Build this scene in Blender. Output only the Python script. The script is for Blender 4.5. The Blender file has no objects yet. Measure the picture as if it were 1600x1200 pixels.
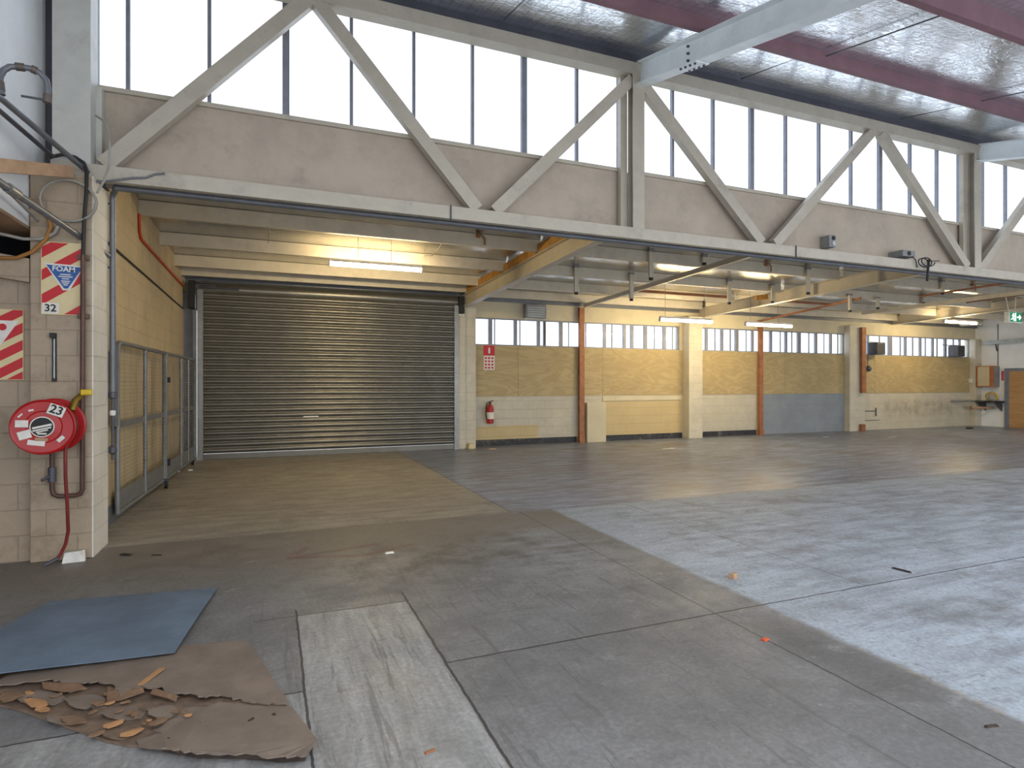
import bpy, bmesh, math, random
from mathutils import Vector, Matrix
random.seed(7)
S = bpy.context.scene
COL = S.collection
PI = math.pi

# ------------------------------------------------------------------ materials
def new_mat(name):
    m = bpy.data.materials.new(name); m.use_nodes = True
    nt = m.node_tree
    for n in list(nt.nodes): nt.nodes.remove(n)
    out = nt.nodes.new('ShaderNodeOutputMaterial')
    b = nt.nodes.new('ShaderNodeBsdfPrincipled')
    nt.links.new(b.outputs[0], out.inputs[0])
    return m, nt, b
class NB:
    """small node builder"""
    def __init__(s, nt): s.nt = nt
    def n(s, t, **k):
        x = s.nt.nodes.new(t)
        for a, v in k.items(): setattr(x, a, v)
        return x
    def put(s, sock, v):
        if v is None: return
        if isinstance(v, bpy.types.NodeSocket): s.nt.links.new(v, sock)
        elif isinstance(v, (tuple, list)) and len(v) == 3 and sock.type == 'RGBA': sock.default_value = (*v, 1)
        else: sock.default_value = v
    def math(s, op, a, b=None, c=None, clamp=False):
        x = s.n('ShaderNodeMath', operation=op, use_clamp=clamp)
        s.put(x.inputs[0], a); s.put(x.inputs[1], b)
        if c is not None: s.put(x.inputs[2], c)
        return x.outputs[0]
    def pos(s): return s.n('ShaderNodeNewGeometry').outputs['Position']
    def sep(s, v):
        x = s.n('ShaderNodeSeparateXYZ'); s.put(x.inputs[0], v); return x.outputs
    def comb(s, a, b, c=0.0):
        x = s.n('ShaderNodeCombineXYZ'); s.put(x.inputs[0], a); s.put(x.inputs[1], b); s.put(x.inputs[2], c); return x.outputs[0]
    def scale(s, v, k):
        x = s.n('ShaderNodeVectorMath', operation='MULTIPLY'); s.put(x.inputs[0], v); x.inputs[1].default_value = k; return x.outputs[0]
    def noise(s, v, sc, det=4, rough=.6, dist=0.0):
        x = s.n('ShaderNodeTexNoise'); s.put(x.inputs['Vector'], v)
        x.inputs['Scale'].default_value = sc; x.inputs['Detail'].default_value = det
        x.inputs['Roughness'].default_value = rough; x.inputs['Distortion'].default_value = dist
        return x.outputs[0]
    def step(s, v, lo, hi, a=0.0, b=1.0):
        x = s.n('ShaderNodeMapRange', interpolation_type='SMOOTHSTEP')
        s.put(x.inputs[0], v); x.inputs[1].default_value = lo; x.inputs[2].default_value = hi
        x.inputs[3].default_value = a; x.inputs[4].default_value = b
        return x.outputs[0]
    def mix(s, f, a, b, mode='MIX'):
        x = s.n('ShaderNodeMix', data_type='RGBA', blend_type=mode)
        s.put(x.inputs[0], f); s.put(x.inputs[6], a); s.put(x.inputs[7], b)
        return x.outputs[2]
    def bump(s, h, strength, dist=.01):
        x = s.n('ShaderNodeBump'); s.put(x.inputs['Height'], h)
        x.inputs['Strength'].default_value = strength; x.inputs['Distance'].default_value = dist
        return x.outputs[0]
    def box(s, X, Y, x0, x1, y0, y1, e=.02):
        a = s.math('MULTIPLY', s.step(X, x0-e, x0+e), s.step(X, x1-e, x1+e, 1, 0))
        b = s.math('MULTIPLY', s.step(Y, y0-e, y0+e), s.step(Y, y1-e, y1+e, 1, 0))
        return s.math('MULTIPLY', a, b)
    def line(s, u, u0, w):
        d = s.math('ABSOLUTE', s.math('SUBTRACT', u, u0))
        return s.step(d, w*.5, w, 1, 0)
def srgb(*c):
    return tuple(((v/255)/12.92 if v/255 <= .04045 else ((v/255+.055)/1.055)**2.4) for v in c)
MATS = {}
def simple(name, col, rough=.6, metal=0.0, var=.12, nscale=6.0, dirt=None, bump=.0, spec=.5):
    if name in MATS: return MATS[name]
    m, nt, b = new_mat(name); B = NB(nt)
    p = B.pos()
    n = B.noise(p, nscale, 5, .65)
    c2 = tuple(max(0, v*(1-var*1.6)) for v in col); c1 = tuple(min(1, v*(1+var)) for v in col)
    c = B.mix(B.step(n, .3, .72), c2, c1)
    if dirt:
        d = B.noise(p, nscale*.35, 6, .75)
        c = B.mix(B.math('MULTIPLY', B.step(d, .52, .75), dirt[1]), c, dirt[0])
        d2 = B.noise(p, 28, 2, .5)
        c = B.mix(B.math('MULTIPLY', B.step(d2, .70, .76), .5*dirt[1]), c, tuple(v*.35 for v in dirt[0]))
    B.put(b.inputs['Base Color'], c)
    b.inputs['Roughness'].default_value = rough; b.inputs['Metallic'].default_value = metal
    b.inputs['Specular IOR Level'].default_value = spec
    if bump: B.put(b.inputs['Normal'], B.bump(n, bump, .01))
    MATS[name] = m
    return m
def emit(name, col, k):
    m, nt, b = new_mat(name)
    b.inputs['Base Color'].default_value = (*col, 1)
    b.inputs['Emission Color'].default_value = (*col, 1); b.inputs['Emission Strength'].default_value = k
    MATS[name] = m; return m

def block_mat(name, axis, col, mortar=.72, stains=None, top=None):
    """painted concrete blocks, courses of 0.2175 m; axis = horizontal axis of the wall"""
    m, nt, b = new_mat(name); B = NB(nt)
    p = B.pos(); X, Y, Z = B.sep(p)
    uv = B.comb(X if axis == 'x' else Y, Z)
    br = B.n('ShaderNodeTexBrick'); B.put(br.inputs['Vector'], uv)
    br.offset = .5
    br.inputs['Scale'].default_value = 1; br.inputs['Brick Width'].default_value = .44
    br.inputs['Row Height'].default_value = .2175; br.inputs['Mortar Size'].default_value = .006
    br.inputs['Mortar Smooth'].default_value = .4
    fac = br.outputs['Fac']
    n = B.noise(p, 2.2, 6, .7); n2 = B.noise(p, 30, 3, .6)
    c = B.mix(B.step(n, .35, .7), tuple(v*.86 for v in col), col)
    c = B.mix(B.math('MULTIPLY', B.step(n2, .62, .75), .25), c, tuple(v*.45 for v in col))
    c = B.mix(B.math('MULTIPLY', fac, (1-mortar+.1)*.5), c, tuple(v*.38 for v in col))
    if stains:
        for f in stains: c = f(B, X, Y, Z, c, p)
    B.put(b.inputs['Base Color'], c)
    b.inputs['Roughness'].default_value = .55
    h = B.math('SUBTRACT', B.math('MULTIPLY', n2, .15), fac)
    B.put(b.inputs['Normal'], B.bump(h, .6, .008))
    MATS[name] = m; return m

def ply_mat(name, axis, ca, cb, sc=1.0):
    m, nt, b = new_mat(name); B = NB(nt)
    p = B.pos(); X, Y, Z = B.sep(p)
    U = X if axis == 'x' else Y
    v = B.comb(B.math('MULTIPLY', U, .5*sc), B.math('MULTIPLY', Z, 2.2*sc), 0.0)
    n = B.noise(v, 1.3, 2, .45, .9)
    w = B.math('SINE', B.math('MULTIPLY', n, 55))
    c = B.mix(B.step(w, -.6, .9), ca, cb)
    n2 = B.noise(p, 1.3, 4, .6)
    c = B.mix(B.step(n2, .35, .7, .0, .35), c, tuple(v*.7 for v in ca))
    B.put(b.inputs['Base Color'], c); b.inputs['Roughness'].default_value = .6
    MATS[name] = m; return m

# ---- the floor: stained concrete slabs with joints, a painted bay, a newer patch
def floor_mat():
    m, nt, b = new_mat('stained_concrete'); B = NB(nt)
    p = B.pos(); X0, Y0, Z0 = B.sep(p)
    wob = B.noise(p, 3.0, 4, .7)
    w = B.math('MULTIPLY', B.math('SUBTRACT', wob, .5), .10)
    X = B.math('ADD', X0, w); Y = B.math('ADD', Y0, w)
    big = B.noise(p, .55, 6, .65); mid = B.noise(p, 2.6, 6, .7); fine = B.noise(p, 40, 3, .6)
    strk = B.noise(B.scale(p, (.6, 3.0, 1)), 2.2, 5, .7)
    strk2 = B.noise(B.scale(p, (5.0, .7, 1)), 2.0, 5, .7, .6)
    c = B.mix(B.step(big, .3, .7), srgb(112, 111, 112), srgb(140, 139, 140))
    c = B.mix(B.step(mid, .42, .75, 0, .55), c, srgb(102, 99, 97))
    # brownish traffic-worn zone in front of the roller door and along the hall
    brown = B.math('MULTIPLY', B.step(Y, 4.3, 6.0), B.step(X, 2.4, 5.0, 1, .35))
    c = B.mix(B.math('MULTIPLY', brown, .75), c, B.mix(B.step(mid, .3, .7), srgb(116, 106, 96), srgb(144, 134, 120)))
    # annexe slab by the roller door
    bay = B.box(X0, Y0, -1.7, 2.6, 6.4, 14, .012)
    c = B.mix(bay, c, B.mix(B.step(strk, .3, .7), srgb(138, 131, 120), srgb(170, 162, 150)))
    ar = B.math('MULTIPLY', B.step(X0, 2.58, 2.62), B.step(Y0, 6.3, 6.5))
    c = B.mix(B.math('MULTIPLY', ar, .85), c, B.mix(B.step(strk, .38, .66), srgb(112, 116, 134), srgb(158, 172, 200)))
    c = B.mix(B.math('MULTIPLY', ar, B.step(B.noise(p, .8, 4, .6), .5, .68, 0, .6)), c, srgb(112, 103, 94))
    # painted bay
    px = B.step(X, 3.06, 3.14); py = B.step(Y, 6.33, 6.44, 1, 0)
    pt = B.math('MULTIPLY', px, py)
    pc = B.mix(B.step(strk, .32, .68), srgb(150, 157, 168), srgb(184, 194, 208))
    pc = B.mix(B.step(mid, .46, .74, 0, .7), pc, srgb(116, 116, 118))
    pc = B.mix(B.step(big, .5, .75, 0, .5), pc, srgb(122, 120, 120))
    pc = B.mix(B.math('MULTIPLY', B.math('MAXIMUM', B.step(X0, 3.1, 4.0, 1, 0), B.step(Y0, 5.6, 6.3)), .5), pc, srgb(176, 184, 194))
    pc = B.mix(B.step(B.noise(p, 14, 5, .8), .57, .68, 0, .6), pc, srgb(92, 90, 90))
    pc = B.mix(B.step(B.noise(B.scale(p, (.7, 4.0, 1)), 5, 5, .8), .58, .7, 0, .45), pc, srgb(100, 98, 98))
    c = B.mix(pt, c, pc)
    # worn yellow line along the painted edge
    yl = B.math('MULTIPLY', B.line(X0, 3.09, .03), B.math('MULTIPLY', B.step(mid, .45, .6), B.step(Y0, 1.2, 3.4, 1, 0)))
    c = B.mix(B.math('MULTIPLY', yl, .7), c, srgb(186, 160, 110))
    # paint worn patch left of the line
    pw = B.math('MULTIPLY', B.box(X, Y, 2.0, 2.75, 4.2, 5.6, .35), B.step(strk, .42, .62))
    c = B.mix(B.math('MULTIPLY', pw, .6), c, srgb(170, 175, 182))
    # dark damp patch
    dk = B.box(X, Y, 2.72, 3.05, 1.9, 2.9, .12)
    c = B.mix(B.math('MULTIPLY', dk, .55), c, srgb(88, 86, 86))
    dk = B.box(X, Y, .5, 2.4, 4.4, 5.6, .5)
    c = B.mix(B.math('MULTIPLY', B.math('MULTIPLY', dk, B.step(mid, .4, .65)), .55), c, srgb(84, 78, 72))
    # newer pale patch in the foreground
    pa = B.math('MULTIPLY', B.box(X0, Y, .155, .86, 0, 4.06, .012), 1.0)
    pcol = B.mix(B.step(strk2, .3, .72), srgb(138, 137, 136), srgb(170, 169, 168))
    pcol = B.mix(B.step(mid, .5, .78, 0, .5), pcol, srgb(132, 129, 125))
    c = B.mix(pa, c, pcol)
    # smooth grey trowelled strip bottom left
    gs = B.box(X0, Y0, -3, .155, -1, 3.066, .01)
    c = B.mix(B.math('MULTIPLY', gs, .9), c, B.mix(B.step(strk2, .3, .7), srgb(132, 131, 130), srgb(166, 165, 164)))
    # faded red arrow-like marks
    for (ax, ay, bx, by, wd) in ((.15, 5.45, .95, 5.62, .05), (.15, 5.45, .75, 5.28, .05), (.15, 5.45, .3, 5.75, .05), (.75, 5.28, 1.25, 5.5, .05)):
        L = math.hypot(bx-ax, by-ay); ux, uy = (bx-ax)/L, (by-ay)/L
        dx = B.math('SUBTRACT', X, ax); dy = B.math('SUBTRACT', Y, ay)
        t = B.math('ADD', B.math('MULTIPLY', dx, ux), B.math('MULTIPLY', dy, uy))
        d = B.math('ABSOLUTE', B.math('SUBTRACT', B.math('MULTIPLY', dy, ux), B.math('MULTIPLY', dx, uy)))
        k = B.math('MULTIPLY', B.step(d, wd*.3, wd*1.3, 1, 0), B.math('MULTIPLY', B.step(t, -.05, .05), B.step(t, L-.05, L+.05, 1, 0)))
        c = B.mix(B.math('MULTIPLY', k, .45), c, srgb(112, 62, 54))
    # scuffs along the traffic direction and fine grain
    c = B.mix(B.step(strk2, .62, .74, 0, .35), c, srgb(86, 82, 78))
    c = B.mix(B.step(fine, .35, .7, .26, 0), c, srgb(66, 64, 62))
    c = B.mix(B.step(B.noise(p, 9, 6, .8), .52, .72, 0, .3), c, srgb(84, 80, 77))
    c = B.mix(B.step(B.noise(p, 11, 6, .8), .56, .72, 0, .25), c, srgb(178, 176, 172))
    # tyre drag streaks, oily blotches and specks
    sl = B.noise(B.scale(p, (9.0, .55, 1)), 1.7, 4, .7, .9)
    zone = B.box(X, Y, -.1, 2.6, .8, 4.3, .5)
    c = B.mix(B.math('MULTIPLY', B.step(sl, .55, .66), B.math('MULTIPLY_ADD', zone, .38, .12)), c, srgb(82, 80, 79))
    c = B.mix(B.math('MULTIPLY', B.step(B.noise(p, 1.15, 5, .7, .6), .54, .70), .38), c, srgb(86, 84, 84))
    c = B.mix(B.math('MULTIPLY', B.step(B.noise(B.scale(p, (.5, 2.2, 1)), 3.3, 6, .8, .5), .57, .66), .32), c, srgb(80, 78, 78))
    c = B.mix(B.math('MULTIPLY', B.step(B.noise(p, 19, 4, .8), .64, .70), .55), c, srgb(60, 57, 55))
    c = B.mix(B.math('MULTIPLY', B.step(B.noise(B.scale(p, (1, 1.5, 1)), 1.9, 6, .8, .4), .58, .70), .30), c, srgb(178, 178, 178))
    # joints
    ww = B.math('MULTIPLY', B.math('SUBTRACT', B.noise(p, 9, 3, .6), .5), .02)
    Xj = B.math('ADD', X0, ww); Yj = B.math('ADD', Y0, ww)
    j = None
    def add(k):
        nonlocal j
        j = k if j is None else B.math('MAXIMUM', j, k)
    add(B.math('MULTIPLY', B.line(Yj, 3.085, .009), B.step(X0, .86, .88)))
    add(B.math('MULTIPLY', B.line(Xj, 2.69, .006), B.step(Y0, 6.4, 6.42, 1, 0)))
    add(B.math('MULTIPLY', B.math('MULTIPLY', B.line(Xj, 4.1, .005), B.step(Y0, 6.3, 6.32, 1, 0)), B.step(Y0, 3.0, 3.1)))
    add(B.math('MULTIPLY', B.line(Yj, 6.42, .008), B.step(X0, 2.62, 2.66, 1, 0)))
    add(B.math('MULTIPLY', B.line(Xj, .87, .009), B.step(Y0, 4.2, 4.3, 1, 0)))
    add(B.math('MULTIPLY', B.line(Xj, .15, .008), B.step(Y0, 4.15, 4.2, 1, 0)))
    add(B.math('MULTIPLY', B.line(Yj, 3.062, .008), B.step(X0, .15, .16, 1, 0)))
    add(B.math('MULTIPLY', B.line(Yj, 4.07, .006), B.box(X0, Y0, -.1, .9, 3, 5)))
    add(B.math('MULTIPLY', B.line(Xj, 2.6, .006), B.step(Y0, 6.4, 6.42)))
    c = B.mix(B.math('MULTIPLY', j, .85), c, srgb(46, 43, 41))
    B.put(b.inputs['Base Color'], c)
    r = B.step(mid, .3, .7, .42, .62)
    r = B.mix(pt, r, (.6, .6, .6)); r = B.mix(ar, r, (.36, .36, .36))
    B.put(b.inputs['Roughness'], r)
    b.inputs['Specular IOR Level'].default_value = .28
    h = B.math('SUBTRACT', B.math('ADD', B.math('MULTIPLY', fine, .12), B.math('MULTIPLY', mid, .25)), j)
    B.put(b.inputs['Normal'], B.bump(h, .35, .008))
    return m

def foil_mat(name, crumple, rough, tint, grid):
    m, nt, b = new_mat(name); B = NB(nt)
    p = B.pos(); X, Y, Z = B.sep(p)
    n = B.noise(B.scale(p, (1, 1.8, 1)), 2.2, 4, .6, 1.2)
    rid = B.step(B.math('ABSOLUTE', B.math('SUBTRACT', n, .5)), .0, .035, 1, 0)
    rid2 = B.step(B.math('ABSOLUTE', B.math('SUBTRACT', B.noise(B.scale(p, (.8, 2.2, 1)), 4.5, 4, .6, 1.5), .52)), .0, .03, 1, 0)
    n2 = B.noise(p, 1.1, 3, .6)
    gx = B.math('ABSOLUTE', B.math('SUBTRACT', B.math('FRACT', B.math('MULTIPLY', X, 1/grid)), .5))
    gy = B.math('ABSOLUTE', B.math('SUBTRACT', B.math('FRACT', B.math('MULTIPLY', Y, 1/grid)), .5))
    mesh = B.math('MAXIMUM', B.step(gx, .44, .48), B.step(gy, .46, .49))
    c = B.mix(B.step(n2, .3, .7), tuple(v*.8 for v in tint), tint)
    c = B.mix(B.math('MULTIPLY', mesh, .45), c, srgb(70, 76, 86))
    B.put(b.inputs['Base Color'], c)
    b.inputs['Metallic'].default_value = .92; b.inputs['Roughness'].default_value = rough
    h = B.math('ADD', B.math('ADD', B.math('MULTIPLY', n, .7), B.math('MULTIPLY', B.math('MAXIMUM', rid, rid2), .22)), B.math('MULTIPLY', mesh, .04))
    B.put(b.inputs['Normal'], B.bump(h, crumple, .05))
    MATS[name] = m; return m

def glass_mat():
    m, nt, b = new_mat('dusty_window_glass'); B = NB(nt)
    nt.nodes.remove(b)
    out = [n for n in nt.nodes if n.type == 'OUTPUT_MATERIAL'][0]
    t = B.n('ShaderNodeBsdfTransparent'); t.inputs[0].default_value = (.93, .96, 1, 1)
    g = B.n('ShaderNodeBsdfGlossy'); g.inputs[0].default_value = (.9, .93, 1, 1); g.inputs[1].default_value = .1
    mx = B.n('ShaderNodeMixShader'); mx.inputs[0].default_value = .06
    nt.links.new(t.outputs[0], mx.inputs[1]); nt.links.new(g.outputs[0], mx.inputs[2]); nt.links.new(mx.outputs[0], out.inputs[0])
    return m

# ------------------------------------------------------------------ mesh collecting
class MB:
    def __init__(s): s.v = []; s.f = []; s.sm = []
    def add(s, vs, fs, smooth=False):
        o = len(s.v); s.v += [Vector(v) for v in vs]
        for f in fs: s.f.append([o+i for i in f]); s.sm.append(smooth)
        return s
    def hexa(s, q):
        return s.add(q, [(0, 3, 2, 1), (4, 5, 6, 7), (0, 1, 5, 4), (1, 2, 6, 5), (2, 3, 7, 6), (3, 0, 4, 7)])
    def box(s, x0, x1, y0, y1, z0, z1, bev=0):
        if bev:
            b = bev
            # chamfered box from the hull of inset faces
            pts = []
            bm = bmesh.new(); bmesh.ops.create_cube(bm, size=1)
            for v in bm.verts: v.co = Vector(((x0+x1)/2+v.co.x*(x1-x0), (y0+y1)/2+v.co.y*(y1-y0), (z0+z1)/2+v.co.z*(z1-z0)))
            bmesh.ops.bevel(bm, geom=list(bm.edges), offset=b, segments=2, affect='EDGES', profile=.5)
            bm.verts.index_update()
            s.add([v.co.copy() for v in bm.verts], [[v.index for v in f.verts] for f in bm.faces]); bm.free()
            return s
        return s.hexa([(x0, y0, z0), (x1, y0, z0), (x1, y1, z0), (x0, y1, z0), (x0, y0, z1), (x1, y0, z1), (x1, y1, z1), (x0, y1, z1)])
    def bar(s, a, b, w, h, up=(0, 0, 1)):
        """rectangular bar from a to b, w across, h along 'up'"""
        a, b = Vector(a), Vector(b); d = (b-a).normalized(); u = Vector(up)
        r = d.cross(u).normalized(); u = r.cross(d).normalized()
        q = [a+r*(sx*w/2)+u*(sz*h/2) for sx, sz in ((-1, -1), (1, -1), (1, 1), (-1, 1))]
        q2 = [v+(b-a) for v in q]
        return s.hexa(q+q2)
    def prof(s, a, b, pts, up=(0, 0, 1), smooth=False):
        """extrude closed profile pts (r,u) from a to b"""
        a, b = Vector(a), Vector(b); d = (b-a).normalized(); u = Vector(up)
        r = d.cross(u).normalized(); u = r.cross(d).normalized()
        n = len(pts)
        vs = [a+r*x+u*y for x, y in pts]+[b+r*x+u*y for x, y in pts]
        fs = [(i, (i+1) % n, n+(i+1) % n, n+i) for i in range(n)]+[tuple(range(n))[::-1], tuple(range(n, 2*n))]
        return s.add(vs, fs, smooth)
    def ibeam(s, a, b, w, h, tf=.012, tw=.009, up=(0, 0, 1)):
        x, y = w/2, h/2; t = tw/2
        return s.prof(a, b, [(-x, -y), (x, -y), (x, -y+tf), (t, -y+tf), (t, y-tf), (x, y-tf), (x, y), (-x, y), (-x, y-tf), (-t, y-tf), (-t, -y+tf), (-x, -y+tf)], up)
    def chan(s, a, b, w, h, t=.008, up=(0, 0, 1), flip=1):
        """C channel: web on +r side (flip changes)"""
        x, y = w/2, h/2; f = flip
        P = [(x, -y), (x, y), (-x, y), (-x, y-t), (x-t, y-t), (x-t, -y+t), (-x, -y+t), (-x, -y)]
        P = [(px*f, py) for px, py in P]
        return s.prof(a, b, P if f < 0 else P, up)
    def tube(s, pts, r, n=8, cap=True):
        pts = [Vector(p) for p in pts]; rings = []
        m = len(pts)
        ref = None
        for i, p in enumerate(pts):
            d = (pts[min(i+1, m-1)]-pts[max(i-1, 0)]).normalized()
            if ref is None:
                ref = Vector((0, 0, 1)) if abs(d.z) < .9 else Vector((1, 0, 0))
            a = d.cross(ref).normalized(); c = a.cross(d).normalized(); ref = c
            rr = r[i] if isinstance(r, (list, tuple)) else r
            rings.append([p+a*(math.cos(2*PI*k/n)*rr)+c*(math.sin(2*PI*k/n)*rr) for k in range(n)])
        vs = [v for R in rings for v in R]; fs = []
        for i in range(m-1):
            for k in range(n):
                fs.append((i*n+k, i*n+(k+1) % n, (i+1)*n+(k+1) % n, (i+1)*n+k))
        s.add(vs, fs, True)
        if cap: s.add(rings[0], [tuple(range(n))[::-1]]); s.add(rings[-1], [tuple(range(n))])
        return s
    def lathe(s, c, axis, prof, n=48, smooth=True):
        """profile (radius, along) about axis through c"""
        c = Vector(c); d = Vector(axis).normalized()
        ref = Vector((0, 0, 1)) if abs(d.z) < .9 else Vector((1, 0, 0))
        a = d.cross(ref).normalized(); e = a.cross(d).normalized()
        vs = []
        for r, t in prof:
            for k in range(n): vs.append(c+d*t+a*(r*math.cos(2*PI*k/n))+e*(r*math.sin(2*PI*k/n)))
        fs = []
        for i in range(len(prof)-1):
            for k in range(n): fs.append((i*n+k, i*n+(k+1) % n, (i+1)*n+(k+1) % n, (i+1)*n+k))
        fs.append(tuple(range(n))[::-1]); fs.append(tuple(range((len(prof)-1)*n, len(prof)*n)))
        s.add(vs, fs, False)
        return s
    def poly(s, pts, off):
        """prism: polygon pts extruded by vector off"""
        pts = [Vector(p) for p in pts]; o = Vector(off); n = len(pts)
        return s.add(pts+[p+o for p in pts], [tuple(range(n)), tuple(range(2*n-1, n-1, -1))]+[(i, n+i, n+(i+1) % n, (i+1) % n) for i in range(n)])
    def bounds(s):
        lo = [min(v[i] for v in s.v) for i in range(3)]; hi = [max(v[i] for v in s.v) for i in range(3)]
        return lo, hi

def link_mesh(name, mb, mat, org):
    me = bpy.data.meshes.new(name)
    me.from_pydata([v-org for v in mb.v], [], mb.f)
    me.polygons.foreach_set('use_smooth', mb.sm)
    bm = bmesh.new(); bm.from_mesh(me); bmesh.ops.recalc_face_normals(bm, faces=bm.faces); bm.to_mesh(bm_me := me); bm.free()
    me.materials.append(mat)
    o = bpy.data.objects.new(name, me); COL.objects.link(o)
    return o
def tag(o, label=None, cat=None, group=None, kind=None):
    if label: o['label'] = label
    if cat: o['category'] = cat
    if group: o['group'] = group
    if kind: o['kind'] = kind
    return o
def thing(name, label, cat, loc, group=None, kind=None):
    o = bpy.data.objects.new(name, None); COL.objects.link(o); o.empty_display_size = .1
    o.location = loc
    return tag(o, label, cat, group, kind)
def root_loc(o):
    while o.parent: o = o.parent
    return Vector(o.location)
def part(name, mb, mat, parent, label=None):
    o = link_mesh(name, mb, mat, root_loc(parent)); o.parent = parent
    if label: o['label'] = label
    return o
def solo(name, mb, mat, label=None, cat=None, group=None, kind=None):
    lo, hi = mb.bounds(); org = Vector(((lo[0]+hi[0])/2, (lo[1]+hi[1])/2, lo[2]))
    o = link_mesh(name, mb, mat, org); o.location = org
    return tag(o, label, cat, group, kind)
def struct(name, mb, mat, parent=None):
    if parent: return part(name, mb, mat, parent)
    return solo(name, mb, mat, kind='structure')
def text_mb(txt, size, M, depth=.002):
    cu = bpy.data.curves.new('lettering', 'FONT'); cu.body = txt; cu.size = size; cu.extrude = depth/2; cu.offset = size*.022
    cu.align_x = 'CENTER'; cu.align_y = 'CENTER'; cu.resolution_u = 3
    ob = bpy.data.objects.new('lettering', cu); COL.objects.link(ob)
    bpy.context.view_layer.update()
    dg = bpy.context.evaluated_depsgraph_get()
    me = bpy.data.meshes.new_from_object(ob.evaluated_get(dg))
    mb = MB(); mb.add([M @ v.co for v in me.vertices], [list(p.vertices) for p in me.polygons])
    bpy.data.objects.remove(ob); bpy.data.curves.remove(cu); bpy.data.meshes.remove(me)
    return mb
def M_face(c, right, up, rot=0):
    r = Vector(right).normalized(); u = Vector(up).normalized(); n = r.cross(u)
    if rot:
        R = Matrix.Rotation(rot, 3, n); r = R @ r; u = R @ u
    return Matrix(((r.x, u.x, n.x, c[0]), (r.y, u.y, n.y, c[1]), (r.z, u.z, n.z, c[2]), (0, 0, 0, 1)))

# ------------------------------------------------------------------ palette
white_steel = simple('white_painted_steel', srgb(184, 175, 160), .45, 0, .05, 5, (srgb(120, 112, 102), .45))
rafter_paint = simple('pale_rafter_paint', srgb(236, 243, 246), .4, 0, .04, 4, (srgb(140, 138, 134), .25))
board_paint = simple('grubby_white_board', srgb(178, 164, 148), .6, 0, .07, 3, (srgb(120, 108, 96), .5))
column_paint = simple('cream_column_paint', srgb(194, 193, 186), .5, 0, .05, 4, (srgb(110, 100, 88), .4))
red_oxide = simple('red_oxide_primer', srgb(140, 104, 112), .5, 0, .10, 3)
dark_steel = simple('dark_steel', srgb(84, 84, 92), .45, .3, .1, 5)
grey_pipe = simple('grey_pipe', srgb(116, 118, 124), .4, .3, .08, 6)
black_rub = simple('black_rubber', srgb(34, 33, 34), .6)
galv = simple('galvanised_steel', srgb(150, 150, 148), .42, .6, .10, 9)
gate_steel = simple('gate_steel', srgb(128, 130, 132), .45, .4, .1, 8)
annexe_white = simple('annexe_purlin_white', srgb(206, 196, 176), .5, 0, .05, 4, (srgb(130, 118, 104), .3))
timber = simple('yellow_timber', srgb(190, 138, 62), .6, 0, .18, 9)
rust = simple('rust_brown_steel', srgb(160, 106, 72), .6, .1, .14, 6)
mullion = simple('blue_grey_mullion', srgb(136, 138, 148), .5, .2, .08, 8)
white_wall = simple('white_wall_paint', srgb(244, 246, 248), .6, 0, .03, 2, (srgb(160, 156, 150), .25))
cream_wall = simple('cream_wall_paint', srgb(204, 193, 164), .6, 0, .05, 2)
black_base = simple('black_skirting_paint', srgb(48, 49, 54), .6, 0, .3, 8, (srgb(170, 160, 140), .5))
red_paint = simple('red_enamel', srgb(172, 22, 24), .35, 0, .08, 9)
dark_red = simple('dark_red_hose', srgb(118, 34, 32), .5, 0, .1, 9)
brown_pipe = simple('brown_water_pipe', srgb(92, 66, 58), .5, .2, .15, 9)
orange = simple('orange_conduit', srgb(204, 74, 24), .5)
rope_orange = simple('ochre_cable', srgb(158, 108, 50), .6)
pale_cable = simple('pale_grey_cable', srgb(158, 154, 146), .6)
black_cable = simple('black_cable', srgb(40, 38, 38), .6)
yellow = simple('yellow_plastic', srgb(222, 182, 20), .45)
brass = simple('brass', srgb(150, 122, 50), .4, .7)
sign_cream = simple('sign_cream', srgb(214, 196, 150), .5, 0, .04)
sign_red = simple('sign_red', srgb(190, 18, 32), .5, 0, .04)
sign_blue = simple('sign_blue', srgb(34, 84, 152), .5, 0, .04)
sign_white = simple('sign_white', srgb(222, 216, 208), .55, 0, .05, 14)
ink = simple('black_ink', srgb(30, 30, 30), .6)
white_plastic = simple('white_plastic', srgb(225, 222, 214), .5)
plank_wood = simple('raw_plank', srgb(176, 142, 112), .65, 0, .12, 7)
blue_sheet = simple('blue_grey_rubber', srgb(104, 119, 137), .6, 0, .12, 3, (srgb(106, 108, 112), .6), .12, .25)
ply_brown = simple('weathered_plywood', srgb(122, 108, 97), .7, 0, .12, 5, (srgb(98, 88, 81), .5), .2)
ply_under = simple('torn_plywood_core', srgb(118, 98, 82), .75, 0, .25, 9, (srgb(70, 56, 47), .75), .5)
ply_edge = simple('plywood_edge', srgb(60, 48, 40), .8, 0, .3, 20)
flake_a = simple('orange_wood_flake', srgb(170, 126, 86), .7, 0, .1, 20)
flake_b = simple('brown_wood_flake', srgb(124, 96, 74), .7, 0, .12, 20)
grey_plastic = simple('grey_plastic', srgb(134, 134, 134), .5)
light_grey = simple('light_grey_metal', srgb(176, 184, 186), .4, .2)
orange_wood = simple('orange_cabinet_wood', srgb(176, 106, 56), .5)
door_wood = ply_mat('door_veneer', 'y', srgb(188, 146, 96), srgb(196, 154, 104), .6)
ply_wall = ply_mat('plywood_lining', 'x', srgb(172, 151, 107), srgb(182, 162, 118))
green = emit('exit_green', srgb(16, 110, 70), .35)
exit_white = emit('exit_white', (.85, 1, .95), .9)
tube_glow = emit('fluorescent_glow', (1.0, .79, .44), 72)
glass = glass_mat()
foil_hall = foil_mat('crinkled_roof_foil', .14, .16, srgb(238, 242, 248), .10)
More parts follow.
